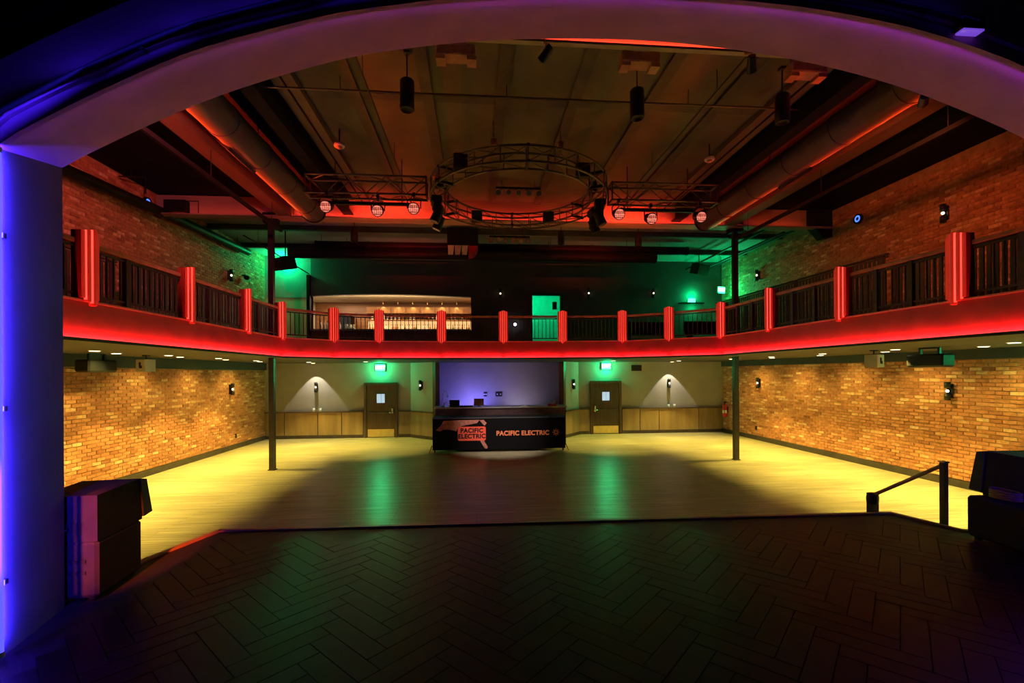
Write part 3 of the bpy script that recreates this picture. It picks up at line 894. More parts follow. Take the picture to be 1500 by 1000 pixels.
for x, y, z, rz, lab in SCN:
    once(sc, used, (x, y, z), rz, lab)

# ------------------------------------------------------------------ exit signs
ex = thing('exit_sign', 'x', 'exit sign', group='lit green exit signs')
MB().bevbox(-.19, .19, -.05, .0, -.13, .13, .012).build('housing', M_white, ex)
MB().bx(-.175, .175, -.056, -.05, -.115, .115).build('lit_face', M_exit, ex)
text('EXIT', .17, M_exitl, ex, (0, -.058, 0), (PI / 2, 0, 0), bold=.004)
used = []
for x, y, z, rz, lab, k in ((-3.65, YB - .02, 2.68, 0, 'green exit sign above the left exit door', 1), (5.19, YB - .02, 2.70, 0, 'green exit sign above the right exit door', 1),
                         (9.5, 17.0, 5.62, R(20), 'green exit sign on the balcony by the right column', .9), (-7.08, YB - .02, 6.62, 0, 'green exit sign on the left corner wall behind the hanging speaker', 1.3),
                         (XR - .14, 6.4, 2.72, -PI / 2, 'green exit sign under the right balcony near the stage', .7)):
    ex_o = once(ex, used, (x, y, z), rz, lab)
    if y == 17.0: MB().cyl((0, -.025, .13), (0, -.025, ZC - .03 - z), .012, 8).build('drop_rod', M_blackm, bpy.context.scene.objects[ex_o.name])
    fx = Vector((math.sin(rz), -math.cos(rz), 0))
    point('exit_glow', Vector((x, y, z)) + fx * .16 + Vector((0, 0, -.02)), EXIT_W * k, GREEN, .1)
wlp = thing('wall_light', 'green-glowing wall light over a dark shelf on the upper right back wall', 'wall lamp', (8.75, YB, 5.20))
MB().bx(-.55, .45, -.22, 0, 0, .04).build('shelf', M_black, wlp)
MB().bx(-.14, .14, -.06, 0, .08, .22).build('lit_face', M_exit, wlp)
point('green_lamp', (8.75, YB - .2, 5.5), 40, GREEN, .08)
point('green_lamp', (8.75, YB - .2, 5.0), 14, GREEN, .08)
point('passage_lamp', (2.7, YB + 1.2, 5.55), 34, (.0, 1, .34), .1)

# ------------------------------------------------------------------ bar behind the opening in the upper back wall
bar = thing('bar_niche', 'lit bar niche in the upper back wall with timber header', 'bar', (0, 0, ZG), kind='structure')
BY = 20.1
MB().bx(BX0 - .6, BX1 + .2, BY, BY + .1, 0, 3.0).build('rear_panel', M_barwood, bar)
MB().bx(BX0 - .6, BX1 + .2, YB + T, BY, 2.22, 2.35).build('niche_ceiling', M_cream, bar)
MB().bx(BX0 - .7, BX0 - .6, YB + T, BY, 0, 3.0).build('niche_side', M_cream, bar)
MB().bx(BX1 + .1, BX1 + .2, YB + T, BY, 0, 3.0).build('niche_side', M_barwood, bar)
MB().bx(BX0 - .6, BX1 + .2, YB + T, BY, -.1, 0).build('niche_floor', M_tier, bar)
MB().bx(-4.6, BX1, BY - .32, BY, 1.72, 2.0).build('timber_header', M_barwood, bar)
for i in range(6):
    x = -3.9 + i * .62
    MB().bx(x - .27, x + .27, BY - .335, BY - .32, 1.74, 1.98).build('header_panel', mat('header_wood', (.42, .22, .08), .45, noise=(3, .25), stretch=(4, 1, 1)), bar)
    MB().cyl((x, BY - .42, 2.2), (x, BY - .42, 2.1), .03, 10).build('header_lamp', M_brass, bar)
    spot('header_beam', (x, BY - .42, ZG + 2.09), (x, BY - .36, ZG + 1.7), 7, (1.0, .72, .36), R(80), .4, .02)
MB().bx(-4.6, BX1, BY - .30, BY, 1.42, 1.46).build('upper_shelf', M_barwood, bar)
MB().bx(-4.6, BX1, BY - .36, BY, .88, .93).build('lower_shelf', M_barwood, bar)
MB().bx(-4.6, BX1, BY - .02, BY, .93, 1.42).build('lit_back', M_barglow, bar)
MB().bx(BX0, BX1 - .02, YB - .1, YB + .5, .80, .86).build('bar_top', M_countertop, bar)
MB().bx(BX0, BX1 - .02, YB - .04, YB, .0, .80).build('bar_front', M_barfront, bar)
MB().bx(-6.0, -5.2, BY - .6, BY - .02, .75, 1.6).build('back_cabinet', M_black, bar)
def bottle(name, m, label):
    t = thing(name, label, 'bottle', group='bottles on the lit bar shelves')
    MB().lathe([(.0, 0), (.04, 0), (.042, .02), (.042, .19), (.016, .25), (.014, .31)], 8).build('body', m, t)
    MB().lathe([(.017, .30), (.017, .335), (0, .337)], 8).build('cap', M_blackp, t)
    return t
protos = [bottle('bottle', M_glass_c, 'clear bottle on the lit bar shelves'), bottle('bottle', M_glass_a, 'amber bottle on the lit bar shelves'), bottle('bottle', M_glass_g, 'green bottle on the lit bar shelves')]
first = [[], [], []]
rn = random.Random(5)
for i in range(44):
    k = rn.choices((0, 1, 2), (5, 3, 1))[0]
    once(protos[k], first[k], (-4.5 + i * .098, BY - .2 + rn.uniform(-.06, .06), ZG + .931), 0, protos[k]['label'].replace('lit bar shelves', 'lower lit bar shelf'))
for i in range(26):
    if 11 < i < 14: continue
    k = rn.choices((0, 1, 2), (4, 4, 1))[0]
    once(protos[k], first[k], (-4.4 + i * .16, BY - .16, ZG + 1.461), 0, protos[k]['label'].replace('lit bar shelves', 'upper lit bar shelf').replace('lower lit bar shelf', 'upper lit bar shelf'))
for i in range(7):
    once(protos[0], first[0], (-5.95 + i * .12, YB + .25, ZG + .861), 0, 'clear bottle on the left end of the bar counter')
gl = thing('glass_rack', 'pale glass rack at the left end of the lit bar counter', 'rack', (-4.85, YB + .25, ZG + .861))
MB().bx(-.2, .2, -.15, .15, 0, .05).build('tray', M_white, gl)
for i in range(3):
    for j in range(2):
        MB().lathe([(.0, .05), (.04, .05), (.05, .2), (.046, .2), (.036, .06)], 8, (-.12 + i * .12, -.06 + j * .12, 0)).build('tumbler', M_glass_c, gl)
area('bar_lamp', (-2.6, 19.0, ZG + 2.18), None, 5.0, .3, 80, (1.0, .62, .30))
area('bar_lamp', (-5.6, 18.9, ZG + 2.18), None, 1.2, .3, 45, (1.0, .78, .52))
strip('bar_head_led', (BX0 + .1, YB + T + .08, ZG + 1.98), (BX1 - .1, YB + T + .08, ZG + 1.98), (0, .3, 1), 3.0, (1.0, .7, .38), .03)

# ------------------------------------------------------------------ sound booth
bo = thing('sound_booth', 'dark wooden sound booth counter behind the banner table', 'counter', (0.87, 15.3, 0))
MB().bx(-2.22, 2.18, 0, .12, 0, 1.27).build('front_panel', M_counter, bo)
for x0, x1 in ((-2.22, -2.12), (2.08, 2.18)): MB().bx(x0, x1, .12, 1.2, 0, 1.27).build('side_panel', M_counter, bo)
MB().bx(-2.26, 2.22, -.06, .75, 1.27, 1.31).build('countertop', M_countertop, bo)
for x in (-2.18, -1.3, -.4, .5, 1.35, 2.14): MB().bx(x - .03, x + .03, -.02, 0, .0, 1.26).build('batten', M_counter, bo)
tb = thing('banner_table', 'rolling table skirted with a black printed banner on the dance floor', 'table', (0.73, 14.15, 0))
W2 = 2.06
MB().bevbox(-W2, W2, -.03, .8, 1.02, 1.07, .01).build('tabletop', M_blackp, tb)
MB().bx(-W2, W2, -.035, -.03, 1.045, 1.065).build('edge_strip', M_chrome, tb)
for x in (-W2 + .06, W2 - .06):
    for y in (.05, .72):
        lg = MB().bx(x - .025, x + .025, y - .025, y + .025, .1, 1.02).build('leg', M_blackm, tb)
        MB().cyl((x - .018, y, .05), (x + .018, y, .05), .05, 10).bx(x - .024, x + .024, y - .02, y + .02, .07, .12).build('caster', M_blackp, lg)
for x, s in ((-W2 - .02, -1), (W2 + .02, 1)):
    MB().tube([(x, 0, .22), (x + s * .06, -.05, .06), (x + s * .08, -.08, .02)], .012, 6).build('outrigger', M_blackm, tb)
m = MB(); nx = 60
vs = []
for i in range(nx + 1):
    x = -W2 + 2 * W2 * i / nx
    for z, a in ((1.03, 0), (.7, .3), (.35, .8), (.085, 1.2)):
        vs.append((x, -.04 - .008 * a * math.sin(i * 1.3) * 0.6 - .004 * a, z))
fs = [(i * 4 + k + 1, i * 4 + 5 + k, i * 4 + 4 + k, i * 4 + k) for i in range(nx) for k in range(3)]
m.add(vs, fs, True)
ban = m.build('banner', M_cloth, tb)
def flat(poly, y, name, mm): return MB().prism_xz(poly, y - .002, y).build(name, mm, ban)
by = -.062
rr = []
cx, cz, hw, hh, rad = -.86, .58, .43, .215, .05
for qx, qz, a0 in ((hw - rad, hh - rad, 0), (-hw + rad, hh - rad, 90), (-hw + rad, -hh + rad, 180), (hw - rad, -hh + rad, 270)):
    for t in range(0, 91, 30): rr.append((cx + qx + rad * math.cos(R(a0 + t)), cz + qz + rad * math.sin(R(a0 + t))))
flat([(p[0], p[1]) for p in rr], by, 'printed_sign', M_redpr)
flat([(-1.96, .70), (-1.82, .82), (-1.72, .98), (-1.25, 1.0), (-.62, 1.0), (-.70, .90), (-1.05, .84), (-1.28, .78), (-1.34, .66), (-1.52, .71), (-1.72, .72), (-1.84, .66)], by + .001, 'printed_hand', M_skin)
flat([(-.62, .38), (-.50, .38), (-.37, .16), (-.40, .10), (-.47, .12)], by + .001, 'printed_wrist', M_skin)
flat([(-.62, .99), (-.50, 1.0), (-.40, .90), (-.47, .82), (-.55, .90)], by + .001, 'printed_thumb', M_skin)
text('PACIFIC', .185, M_black, ban, (cx, by - .004, cz + .09), (PI / 2, 0, 0), 'sign_lettering', .008, .001, 1.0)
text('ELECTRIC', .185, M_black, ban, (cx, by - .004, cz - .085), (PI / 2, 0, 0), 'sign_lettering', .008, .001, .99)
text('PACIFIC ELECTRIC', .195, M_orange, ban, (.72, by, .57), (PI / 2, 0, 0), 'lettering', .008, .001, .97)
for k in range(8):
    a = 2 * PI * k / 8
    o = MB().bx(.062, .105, -.002, 0, -.014, .014).build('sun_ray', M_orange, ban); o.location = (1.76, by, .585); o.rotation_euler = (0, -a, 0)
m = MB(); vs = []
for k in range(20):
    a = 2 * PI * k / 20
    vs += [(math.cos(a) * .055, 0, math.sin(a) * .055), (math.cos(a) * .034, 0, math.sin(a) * .034)]
m.add(vs, [(2 * k, 2 * k + 1, (2 * k + 3) % 40, (2 * k + 2) % 40) for k in range(20)])
m.build('sun_ring', M_orange, ban, (1.76, by, .585))
# things on the booth counter
ct = 1.31
lp = thing('laptop', 'dark laptop with open lid at the left of the booth counter', 'laptop', (-.72, 15.5, ct))
MB().bevbox(-.17, .17, -.0, .24, 0, .018, .004).build('base', M_scrn, lp)
MB().box((0, -.03, .125), (.34, .012, .22), 0, R(-12)).build('lid', M_scrn, lp)
mo = thing('monitor', 'brown-backed small monitor standing on the booth counter', 'monitor', (.10, 15.5, ct))
MB().bevbox(-.17, .17, -.02, .02, .03, .27, .008).build('screen', M_scrno, mo)
MB().bx(-.03, .03, 0, .03, .0, .06).bx(-.08, .08, -.05, .08, 0, .012).build('stand', M_scrn, mo)
mx = thing('mixing_desk', 'low mixing desk on the booth counter between laptop and monitor', 'mixer', (-.32, 15.52, ct))
MB().add([(-.22, -.1, 0), (.22, -.1, 0), (.22, .25, 0), (-.22, .25, 0), (-.22, -.1, .05), (.22, -.1, .05), (.22, .25, .025), (-.22, .25, .025)],
         [(3, 2, 1, 0), (4, 5, 6, 7), (0, 1, 5, 4), (1, 2, 6, 5), (2, 3, 7, 6), (3, 0, 4, 7)]).build('console', M_scrn, mx)
for i in range(6): MB().bx(-.18 + i * .07, -.165 + i * .07, .0, .02, .04, .055).build('fader', M_white, mx)
gn = thing('gooseneck_lamp', 'small gooseneck lamp at the left end of the booth counter', 'lamp', (-1.12, 15.55, ct))
MB().lathe([(0, 0), (.05, 0), (.045, .025), (0, .03)], 10).build('base', M_blackm, gn)
MB().tube([(0, 0, .02), (0, 0, .2), (.0, 0, .45), (.05, 0, .55), (.13, 0, .5), (.17, 0, .38)], .008, 6).build('neck', M_chrome, gn)
MB().lathe([(0, .05), (.02, .05), (.035, 0), (.03, 0)], 10, (.17, 0, .33)).build('shade', M_fixture, gn)
hp = thing('headphones', 'pair of headphones lying left on the booth counter', 'headphones', (-.98, 15.4, ct))
MB().tube([(-.08, 0, .04), (-.075, .03, .12), (0, .05, .16), (.075, .03, .12), (.08, 0, .04)], .01, 6).build('headband', M_chrome, hp)
for s in (-1, 1): MB().cyl((s * .06, 0, .04), (s * .1, 0, .04), .04, 12).build('ear_cup', M_white, hp)
pa = thing('paper_stack', 'white loose papers on the right half of the booth counter', 'paper', (1.65, 15.45, ct))
MB().box((0, 0, .004), (.24, .2, .008), .1).build('lower_sheet', M_paper, pa)
MB().prism_xz([(-.1, .008), (.1, .008), (.02, .05)], -.07, .06).build('folded_sheet', M_paper, pa)
cp = thing('red_box', 'small red box with a white flap at the right end of the booth counter', 'box', (2.62, 15.5, ct))
MB().bevbox(-.16, .12, -.08, .08, 0, .07, .006).build('carton', M_redpaint, cp)
MB().add([(-.04, -.06, .07), (.1, -.06, .07), (.1, .0, .07), (-.0, .0, .07), (.06, -.05, .2), (.1, -.05, .2), (.1, -.03, .2), (.07, -.03, .2)],
         [(3, 2, 1, 0), (4, 5, 6, 7), (0, 1, 5, 4), (1, 2, 6, 5), (2, 3, 7, 6), (3, 0, 4, 7)]).build('flap', M_paper, cp)
for x, wd, hg, lab in ((.37, .13, .17, 'narrow black wall plate behind the sound booth'), (.90, .26, .18, 'wide black wall plate with sockets behind the sound booth')):
    p = thing('wall_plate', lab, 'wall plate', (x, YB, 1.62), group='black wall plates behind the sound booth')
    MB().bevbox(-wd / 2, wd / 2, -.03, 0, -hg / 2, hg / 2, .006).build('plate', M_scrn, p)
    for s in (-1, 1): MB().cyl((s * wd * .25, -.036, 0), (s * wd * .25, -.028, 0), .025, 10).build('socket', M_smoked, p)
lb = thing('lighting_bar', 'slim violet wash light lying behind the booth counter', 'light', (-.4, 17.2, 1.0))
MB().bx(-.5, .5, -.05, .05, 0, .07).build('housing', M_blackm, lb)
MB().bx(-.48, .48, -.035, .035, .07, .075).build('lens', mat('violet_lens', (.2, .1, .6), .4, emit=(.22, .14, 1.0), estr=2.0), lb)
MB().bx(-.9, 2.4, 17.0, 17.5, .0, .99).build('x', M_counter)
o = bpy.data.objects['x']; o.name = 'rack_cabinet'; tag(o, 'long low dark cabinet behind the sound booth counter', 'cabinet')
spot('violet_wash', (-.1, 17.1, 1.15), (-.15, YB, 1.8), 120, (.22, .18, 1.0), R(150), .6, .15)
spot('violet_wash', (1.6, 17.1, 1.15), (1.7, YB, 2.0), 30, (.50, .42, .75), R(150), .6, .15)

# cups on the ledges
cu = thing('votive_cup', 'x', 'cup', group='small white cups on the wall ledges')
MB().lathe([(0, 0), (.04, 0), (.05, .12), (.044, .12), (.036, .012), (0, .012)], 10).build('cup', M_white, cu)
MB().lathe([(0, .012), (.036, .013), (.042, .1), (0, .105)], 10).build('candle', mat('candle_wax', (.9, .85, .7), .6, noise=(8, .05)), cu)
used = []
for x, lab in ((-6.12, 'left one of two white cups on the left wall ledge'), (-5.88, 'right one of two white cups on the left wall ledge'), (7.74, 'left one of two white cups on the right wall ledge'), (7.98, 'right one of two white cups on the right wall ledge')):
    once(cu, used, (x, YB - .075, 1.03), 0, lab)
# vent
v = thing('air_vent', 'dark air vent high on the back wall right of the right exit sign', 'vent', (6.44, YB, 2.62))
MB().bx(-.21, .21, -.03, 0, -.12, .12).build('frame', M_base, v)
for i in range(6): MB().box((0, -.034, -.09 + i * .036), (.38, .01, .02), 0, R(35)).build('slat', M_black, v)
# fire extinguisher on the right wall
fe = thing('fire_extinguisher', 'red fire extinguisher hung on the right brick wall in the far corner', 'fire extinguisher', (XR - .14, 17.45, .66))
MB().lathe([(0, 0), (.075, 0), (.085, .02), (.085, .42), (.05, .50), (.03, .52)], 14).build('cylinder', M_redpaint, fe)
MB().lathe([(.0865, .14), (.0865, .26)], 14).build('paper_label', M_paper, fe)
MB().cyl((0, 0, .52), (0, 0, .57), .025, 10).bx(-.02, .1, -.012, .012, .57, .60).build('valve', M_blackm, fe)
MB().tube([(.0, -.03, .55), (-.06, -.09, .5), (-.075, -.1, .3), (-.06, -.1, .12)], .012, 6).build('hose', M_blackp, fe)
MB().bx(.08, .138, -.03, .03, .15, .4).build('bracket', M_blackm, fe)
for x, y, z, s, lab in ((XL, 15.7, .42, 1, 'small dark outlet near the foot of the left brick wall'), (XR, 15.6, .42, -1, 'small dark outlet near the foot of the right brick wall')):
    p = thing('outlet', lab, 'outlet', (x, y, z), group='outlets low on the brick walls')
    MB().bx(*sorted((s * .0, s * .03)), -.045, .045, -.07, .07).build('cover', M_blackp, p)
    for dz in (-.03, .03): MB().bx(*sorted((s * .03, s * .034)), -.02, .02, dz - .014, dz + .014).build('socket', M_base, p)
# two-headed wall mounted speakers/projectors under the balcony
for x, y, sx, lab in ((-7.1, 10.4, 1, 'pale box speaker hung under the left balcony'), (8.3, 8.85, -1, 'pale box speaker hung under the right balcony')):
    s = thing('box_speaker', lab, 'speaker', (x, y, 2.64), R(20 * -sx), group='small speakers hung under the balcony')
    m = MB().prism([(-.13, -.09), (.13, -.09), (.09, .16), (-.09, .16)], -.13, .13)
    m.build('cabinet', M_fixture, s)
    MB().bx(-.115, .115, -.097, -.09, -.115, .115).build('grille', M_fixture, s)
    MB().bx(-.03, .02, -.104, -.097, -.03, .07).bx(-.02, .05, -.104, -.097, -.06, .0).build('badge', M_blackp, s)
    MB().cyl((0, .03, .13), (0, .03, .225), .014, 8).bx(-.05, .05, -.02, .08, .205, .222).build('bracket', M_blackm, s)
for x, y, lab, g in ((-7.45, 9.6, 'long dark speaker mounted under the left balcony edge by the wall', 1), (8.5, 7.9, 'dark speaker mounted under the right balcony next to the pale one', 1)):
    s = thing('long_speaker', lab, 'speaker', (x, y, 2.62))
    MB().bevbox(-.14, .14, -.35, .35, -.12, .12, .03).build('cabinet', M_blackp, s)
    MB().bx(-.02, .02, -.2, -.16, .12, .22).bx(-.02, .02, .16, .2, .12, .22).bx(-.02, .02, -.2, .2, .22, .238).build('bracket', M_blackm, s)

# ------------------------------------------------------------------ blue ring lights high on the brick walls
for x, y, z, s, lab in ((XL + .01, 11.66, 6.6, 1, 'round blue ring light high on the left brick wall'), (XR - .01, 11.16, 6.42, -1, 'round blue ring light high on the right brick wall')):
    r = thing('ring_light', lab, 'wall lamp', (x, y, z), group='round blue ring lights')
    MB().cyl((0, 0, 0), (s * .05, 0, 0), .13, 20).build('housing', M_blackm, r)
    m = MB(); vs = []
    for k in range(20):
        a = 2 * PI * k / 20
        vs += [(s * .052, math.cos(a) * .085, math.sin(a) * .085), (s * .052, math.cos(a) * .045, math.sin(a) * .045)]
    m.add(vs, [(2 * k, 2 * k + 1, (2 * k + 3) % 40, (2 * k + 2) % 40) for k in range(20)])
    m.build('lit_ring', M_bluering, r)

# ------------------------------------------------------------------ ducts and overhead plant
def duct(label, x, z, y0, y1, r, s):
    d = thing('round_duct', label, 'duct', (x, 0, z), group='large round ducts along the ceiling sides')
    MB().cyl((0, y0, 0), (0, y1, 0), r, 28).build('barrel', M_duct, d)
    y = y0 + .6
    while y < y1:
        m = MB(); m.cyl((0, y - .025, 0), (0, y + .025, 0), r + .012, 28); m.build('seam_band', M_duct, d); y += 1.15
    MB().cyl((0, y1 - .02, 0), (0, y1 + .03, 0), r + .02, 28).build('end_cap', M_ductb, d)
    for yy in (y0 + .9, (y0 + y1) / 2 + .2, y1 - 1.0):
        MB().cyl((r * .7, yy, 0), (r * .7, yy, ZC - z), .008, 6).cyl((-r * .7, yy, 0), (-r * .7, yy, ZC - z), .008, 6).build('hanger_rod', M_blackm, d)
    for yy in (8.3,):
        c = MB(); M = Matrix.Translation((0, yy, 0)) @ Matrix.Rotation(R(40 * s), 4, 'Y')
        c.bx(-.12, .12, -.45, .45, -r - .03, -r + .08, M); c.build('supply_grille', M_ductb, d)
    return d
duct('large round duct with red glow along the left of the ceiling', -3.95, 6.44, 4.6, 11.55, .27, 1)
duct('large round duct with red glow along the right of the ceiling', 6.05, 6.42, 5.3, 11.55, .27, -1)
# red light bars added below the girders to redden the ducts' outer sides
for s, x, lab in ((-1, -4.62, 'added red light bar below the left ceiling girder'), (1, 6.76, 'added red light bar below the right ceiling girder')):
    b = thing('duct_fill_bar', lab, 'light', (x, 8.4, 5.86), group='added red light bars along the ducts')
    MB().bx(-.03, .03, -2.9, 2.9, -.02, .0).bx(-.03, -.024, -2.9, 2.9, 0, .05).bx(.024, .03, -2.9, 2.9, 0, .05).build('housing', M_black, b)
    MB().bx(-.014, .014, -2.88, 2.88, .0, .006).build('led_strip', M_redled, b)
    for y in (-2.4, 0, 2.4): MB().cyl((0, y, .0), (0, y, .52), .006, 6).build('hanger_rod', M_blackm, b)
    strip('duct_fill', (x - s * .02, 5.6, 5.93), (x - s * .02, 11.2, 5.93), (-s * .67, 0, .52), UP_W * 3.6, (1.0, .05, .006), .03, R(64))
    strip('girder_fill', (x, 5.6, 5.925), (x, 11.2, 5.925), (0, 0, 1), UP_W * (.22 if s < 0 else .05), (1.0, .02, .005), .03)
# rear cross ducts
for y, z, r, x0, x1, lab in ((15.0, 6.30, .16, -5.9, 6.1, 'long round black duct across the rear ceiling, lower of two'), (15.36, 6.66, .14, -5.2, 7.4, 'long round black duct across the rear ceiling, upper of two')):
    d = thing('cross_duct', lab, 'duct', (0, y, z), group='round cross ducts at the rear')
    MB().cyl((x0, 0, 0), (x1, 0, 0), r, 20).build('barrel', M_ductb, d)
    for x in (x0 + .03, -3.5, -1.0, 1.5, 4.0, x1 - .03): MB().cyl((x - .02, 0, 0), (x + .02, 0, 0), r + .012, 20).build('seam_band', M_ductb, d)
    for x in (x0 + 1.0, -.5, 2.5, x1 - 1.0): MB().cyl((x, 0, 0), (x, 0, ZC - z - .03), .008, 6).build('hanger_rod', M_blackm, d)
h = thing('duct_outlet', 'black rectangular duct outlet with pale louvre below the ring truss', 'duct', (-.42, 14.0, 6.06))
MB().add([(-.42, -.1, .28), (.52, -.1, .28), (.52, .7, .28), (-.42, .7, .28), (-.42, -.1, .80), (.52, -.1, .80), (.52, .7, .80), (-.42, .7, .80)],
         [(3, 2, 1, 0), (4, 5, 6, 7), (0, 1, 5, 4), (1, 2, 6, 5), (2, 3, 7, 6), (3, 0, 4, 7)]).build('plenum', M_black, h)
for i in range(3):
    x0 = -.40 + i * .21
    MB().add([(x0, -.08, .27), (x0 + .19, -.08, .27), (x0 + .15, .04, .02), (x0 + .0, .04, .02), (x0, -.05, .27), (x0 + .19, -.05, .27), (x0 + .15, .07, .02), (x0, .07, .02)],
             [(3, 2, 1, 0), (4, 5, 6, 7), (0, 1, 5, 4), (1, 2, 6, 5), (2, 3, 7, 6), (3, 0, 4, 7)]).build('louvre_panel', M_smoked, h)
m = MB(); m.prism_xz([(.22, .27), (.22, .02), (.36, .06), (.46, .15), (.51, .27)], -.06, .6); m.build('curved_side', M_redpaint, h)
# conduits
def pipe(name, label, path, r, m=M_blackm, cat='pipe', hang=(), clip=()):
    t = thing(name, label, cat, path[0])
    o = Vector(path[0])
    MB().tube([Vector(p) - o for p in path], r, 8).build('pipe', m, t)
    for p in hang: MB().cyl(Vector(p) - o, Vector((p[0], p[1], ZC)) - o, .006, 6).build('hanger_rod', M_blackm, t)
    return t
pipe('conduit', 'thin pale conduit running across the central ceiling', [(-3.1, 7.0, 6.68), (5.5, 7.0, 6.68)], .016, M_steel, hang=((-2, 7, 6.68), (.5, 7, 6.68), (3.4, 7, 6.68)))
pipe('conduit', 'thin conduit running lengthwise in the left of the central ceiling', [(-1.55, 5.5, 6.6), (-1.55, 11.6, 6.6)], .014, M_blackm, hang=((-1.55, 6.5, 6.6), (-1.55, 9, 6.6)))
pipe('conduit', 'thin conduit running lengthwise in the right of the central ceiling', [(3.6, 5.5, 6.6), (3.6, 11.6, 6.6)], .014, M_blackm, hang=((3.6, 6.5, 6.6), (3.6, 9, 6.6)))
pipe('wall_pipe', 'thick dark pipe along the top of the left brick wall', [(-7.72, 7.2, 6.14), (-7.72, 9.3, 6.33), (-7.72, 12.5, 6.50), (-7.72, 16.2, 6.62)], .12, M_ductb, hang=((-7.72, 9.3, 6.33), (-7.72, 12.5, 6.5), (-7.72, 15.5, 6.6)))
pipe('conduit', 'thin green-lit conduit slanting in the upper left corner', [(-6.9, 14.2, 6.6), (-6.6, 15.5, 6.45), (-6.2, 17.6, 6.2)], .02, M_blackm, hang=((-6.75, 14.8, 6.53),))
for i, (x, z) in enumerate(((9.3, 6.55), (8.9, 6.45), (8.5, 6.6))):
    pipe('conduit', '%s dark conduit from the right wall in the upper right corner' % ORD[i], [(x, 12.5, z), (x, 17.8, z)], .035, M_blackm, hang=((x, 13.5, z), (x, 16, z)))
for i, (x, y) in enumerate(((-7.2, 10.6), (-6.9, 12.0))):
    t = pipe('pipe_hanger', '%s angled pipe hanger by the upper left brick wall' % ORD[i], [(x - .55, y, 6.78), (x, y, 6.78), (x, y, 6.42)], .018, M_blackm, hang=((x - .3, y, 6.78),))
el = thing('duct_elbow', 'curved brown duct elbow behind the right end of the arch', 'duct', (6.55, 4.85, 5.75))
path = [(-.74, .0, .85), (-.72, 0, .45), (-.55, 0, .1), (-.2, 0, -.12), (.3, 0, -.2), (1.4, 0, -.2)]
MB().tube(path, .27, 20).build('bend', mat('duct_brown', (.22, .13, .05), .55, noise=(4, .2)), el)
MB().tube([(1.38, 0, -.2), (1.46, 0, -.2)], .29, 20).build('collar', M_hoist, el)

# ------------------------------------------------------------------ pendants
pn = thing('pendant_downlight', 'x', 'pendant', group='black cylinder pendants')
MB().lathe([(0, .22), (.085, .22), (.10, .20), (.10, -.19), (.085, -.2), (.075, -.16), (0, -.16)], 16).build('cylinder', M_blackp, pn)
MB().lathe([(0, -.158), (.07, -.157)], 14).build('lens', mat('dim_lens', (.6, .5, .4), .15, noise=(9, .2)), pn)
MB().cyl((0, 0, .22), (0, 0, .62), .010, 8).bx(-.04, .04, -.04, .04, .585, .62).build('stem', M_blackm, pn)
used = []
for x, y, z, lab in ((-.93, 6.44, 6.295, 'left black cylinder pendant below the central ceiling'), (2.35, 6.42, 6.295, 'middle black cylinder pendant below the central ceiling'), (4.54, 6.39, 6.295, 'right black cylinder pendant below the central ceiling'),
                     (-3.35, 13.0, 6.30, 'black cylinder pendant behind the beam left of the ring truss'), (2.48, 13.0, 6.30, 'black cylinder pendant behind the beam below the right part of the ring truss'), (4.77, 13.0, 6.30, 'black cylinder pendant behind the beam right of the ring truss')):
    once(pn, used, (x, y, z), 0, lab)
# ceiling detectors
for x, y, lab in ((-2.47, 8.58, 'small round ceiling detector on the left of the central ceiling'), (4.62, 8.64, 'small round ceiling detector on the right of the central ceiling')):
    d = thing('ceiling_detector', lab, 'detector', (x, y, 6.60), group='round ceiling detectors')
    MB().lathe([(0, .05), (.09, .05), (.10, .02), (.09, 0), (.055, 0)], 16).build('housing', mat('detector_white', (.8, .55, .48), .5, noise=(9, .05)), d)
    MB().lathe([(.055, 0), (.05, -.03), (0, -.04)], 14).build('sensor', M_hoist, d)
    MB().cyl((0, 0, .05), (0, 0, .35), .012, 8).build('stem', M_blackm, d)
# rigging hoists near the arch
for x, y, lab in ((-.23, 6.0, 'left finned rigging motor hung near the top of the arch'), (2.21, 5.96, 'right finned rigging motor hung near the top of the arch'), (4.6, 6.0, 'finned rigging motor near the right duct at the arch')):
    h = thing('rigging_motor', lab, 'rigging motor', (x, y, 6.60), group='finned rigging motors')
    MB().bevbox(-.15, .15, -.12, .12, .06, .30, .02).build('motor_body', M_hoist, h)
    for i in range(7): MB().bx(-.145 + i * .045, -.125 + i * .045, -.135, -.12, .07, .28).build('cooling_fin', M_hoist, h)
    MB().bevbox(-.26, .26, -.10, .10, -.06, .08, .015).build('cross_bar', M_hoist, h)
    for s in (-1, 1): MB().bx(s * .2 - .06, s * .2 + .06, -.08, .08, -.11, -.05).build('clamp', M_hoist, h)
    MB().cyl((0, 0, .3), (0, 0, .35), .03, 8).build('hanger', M_blackm, h)

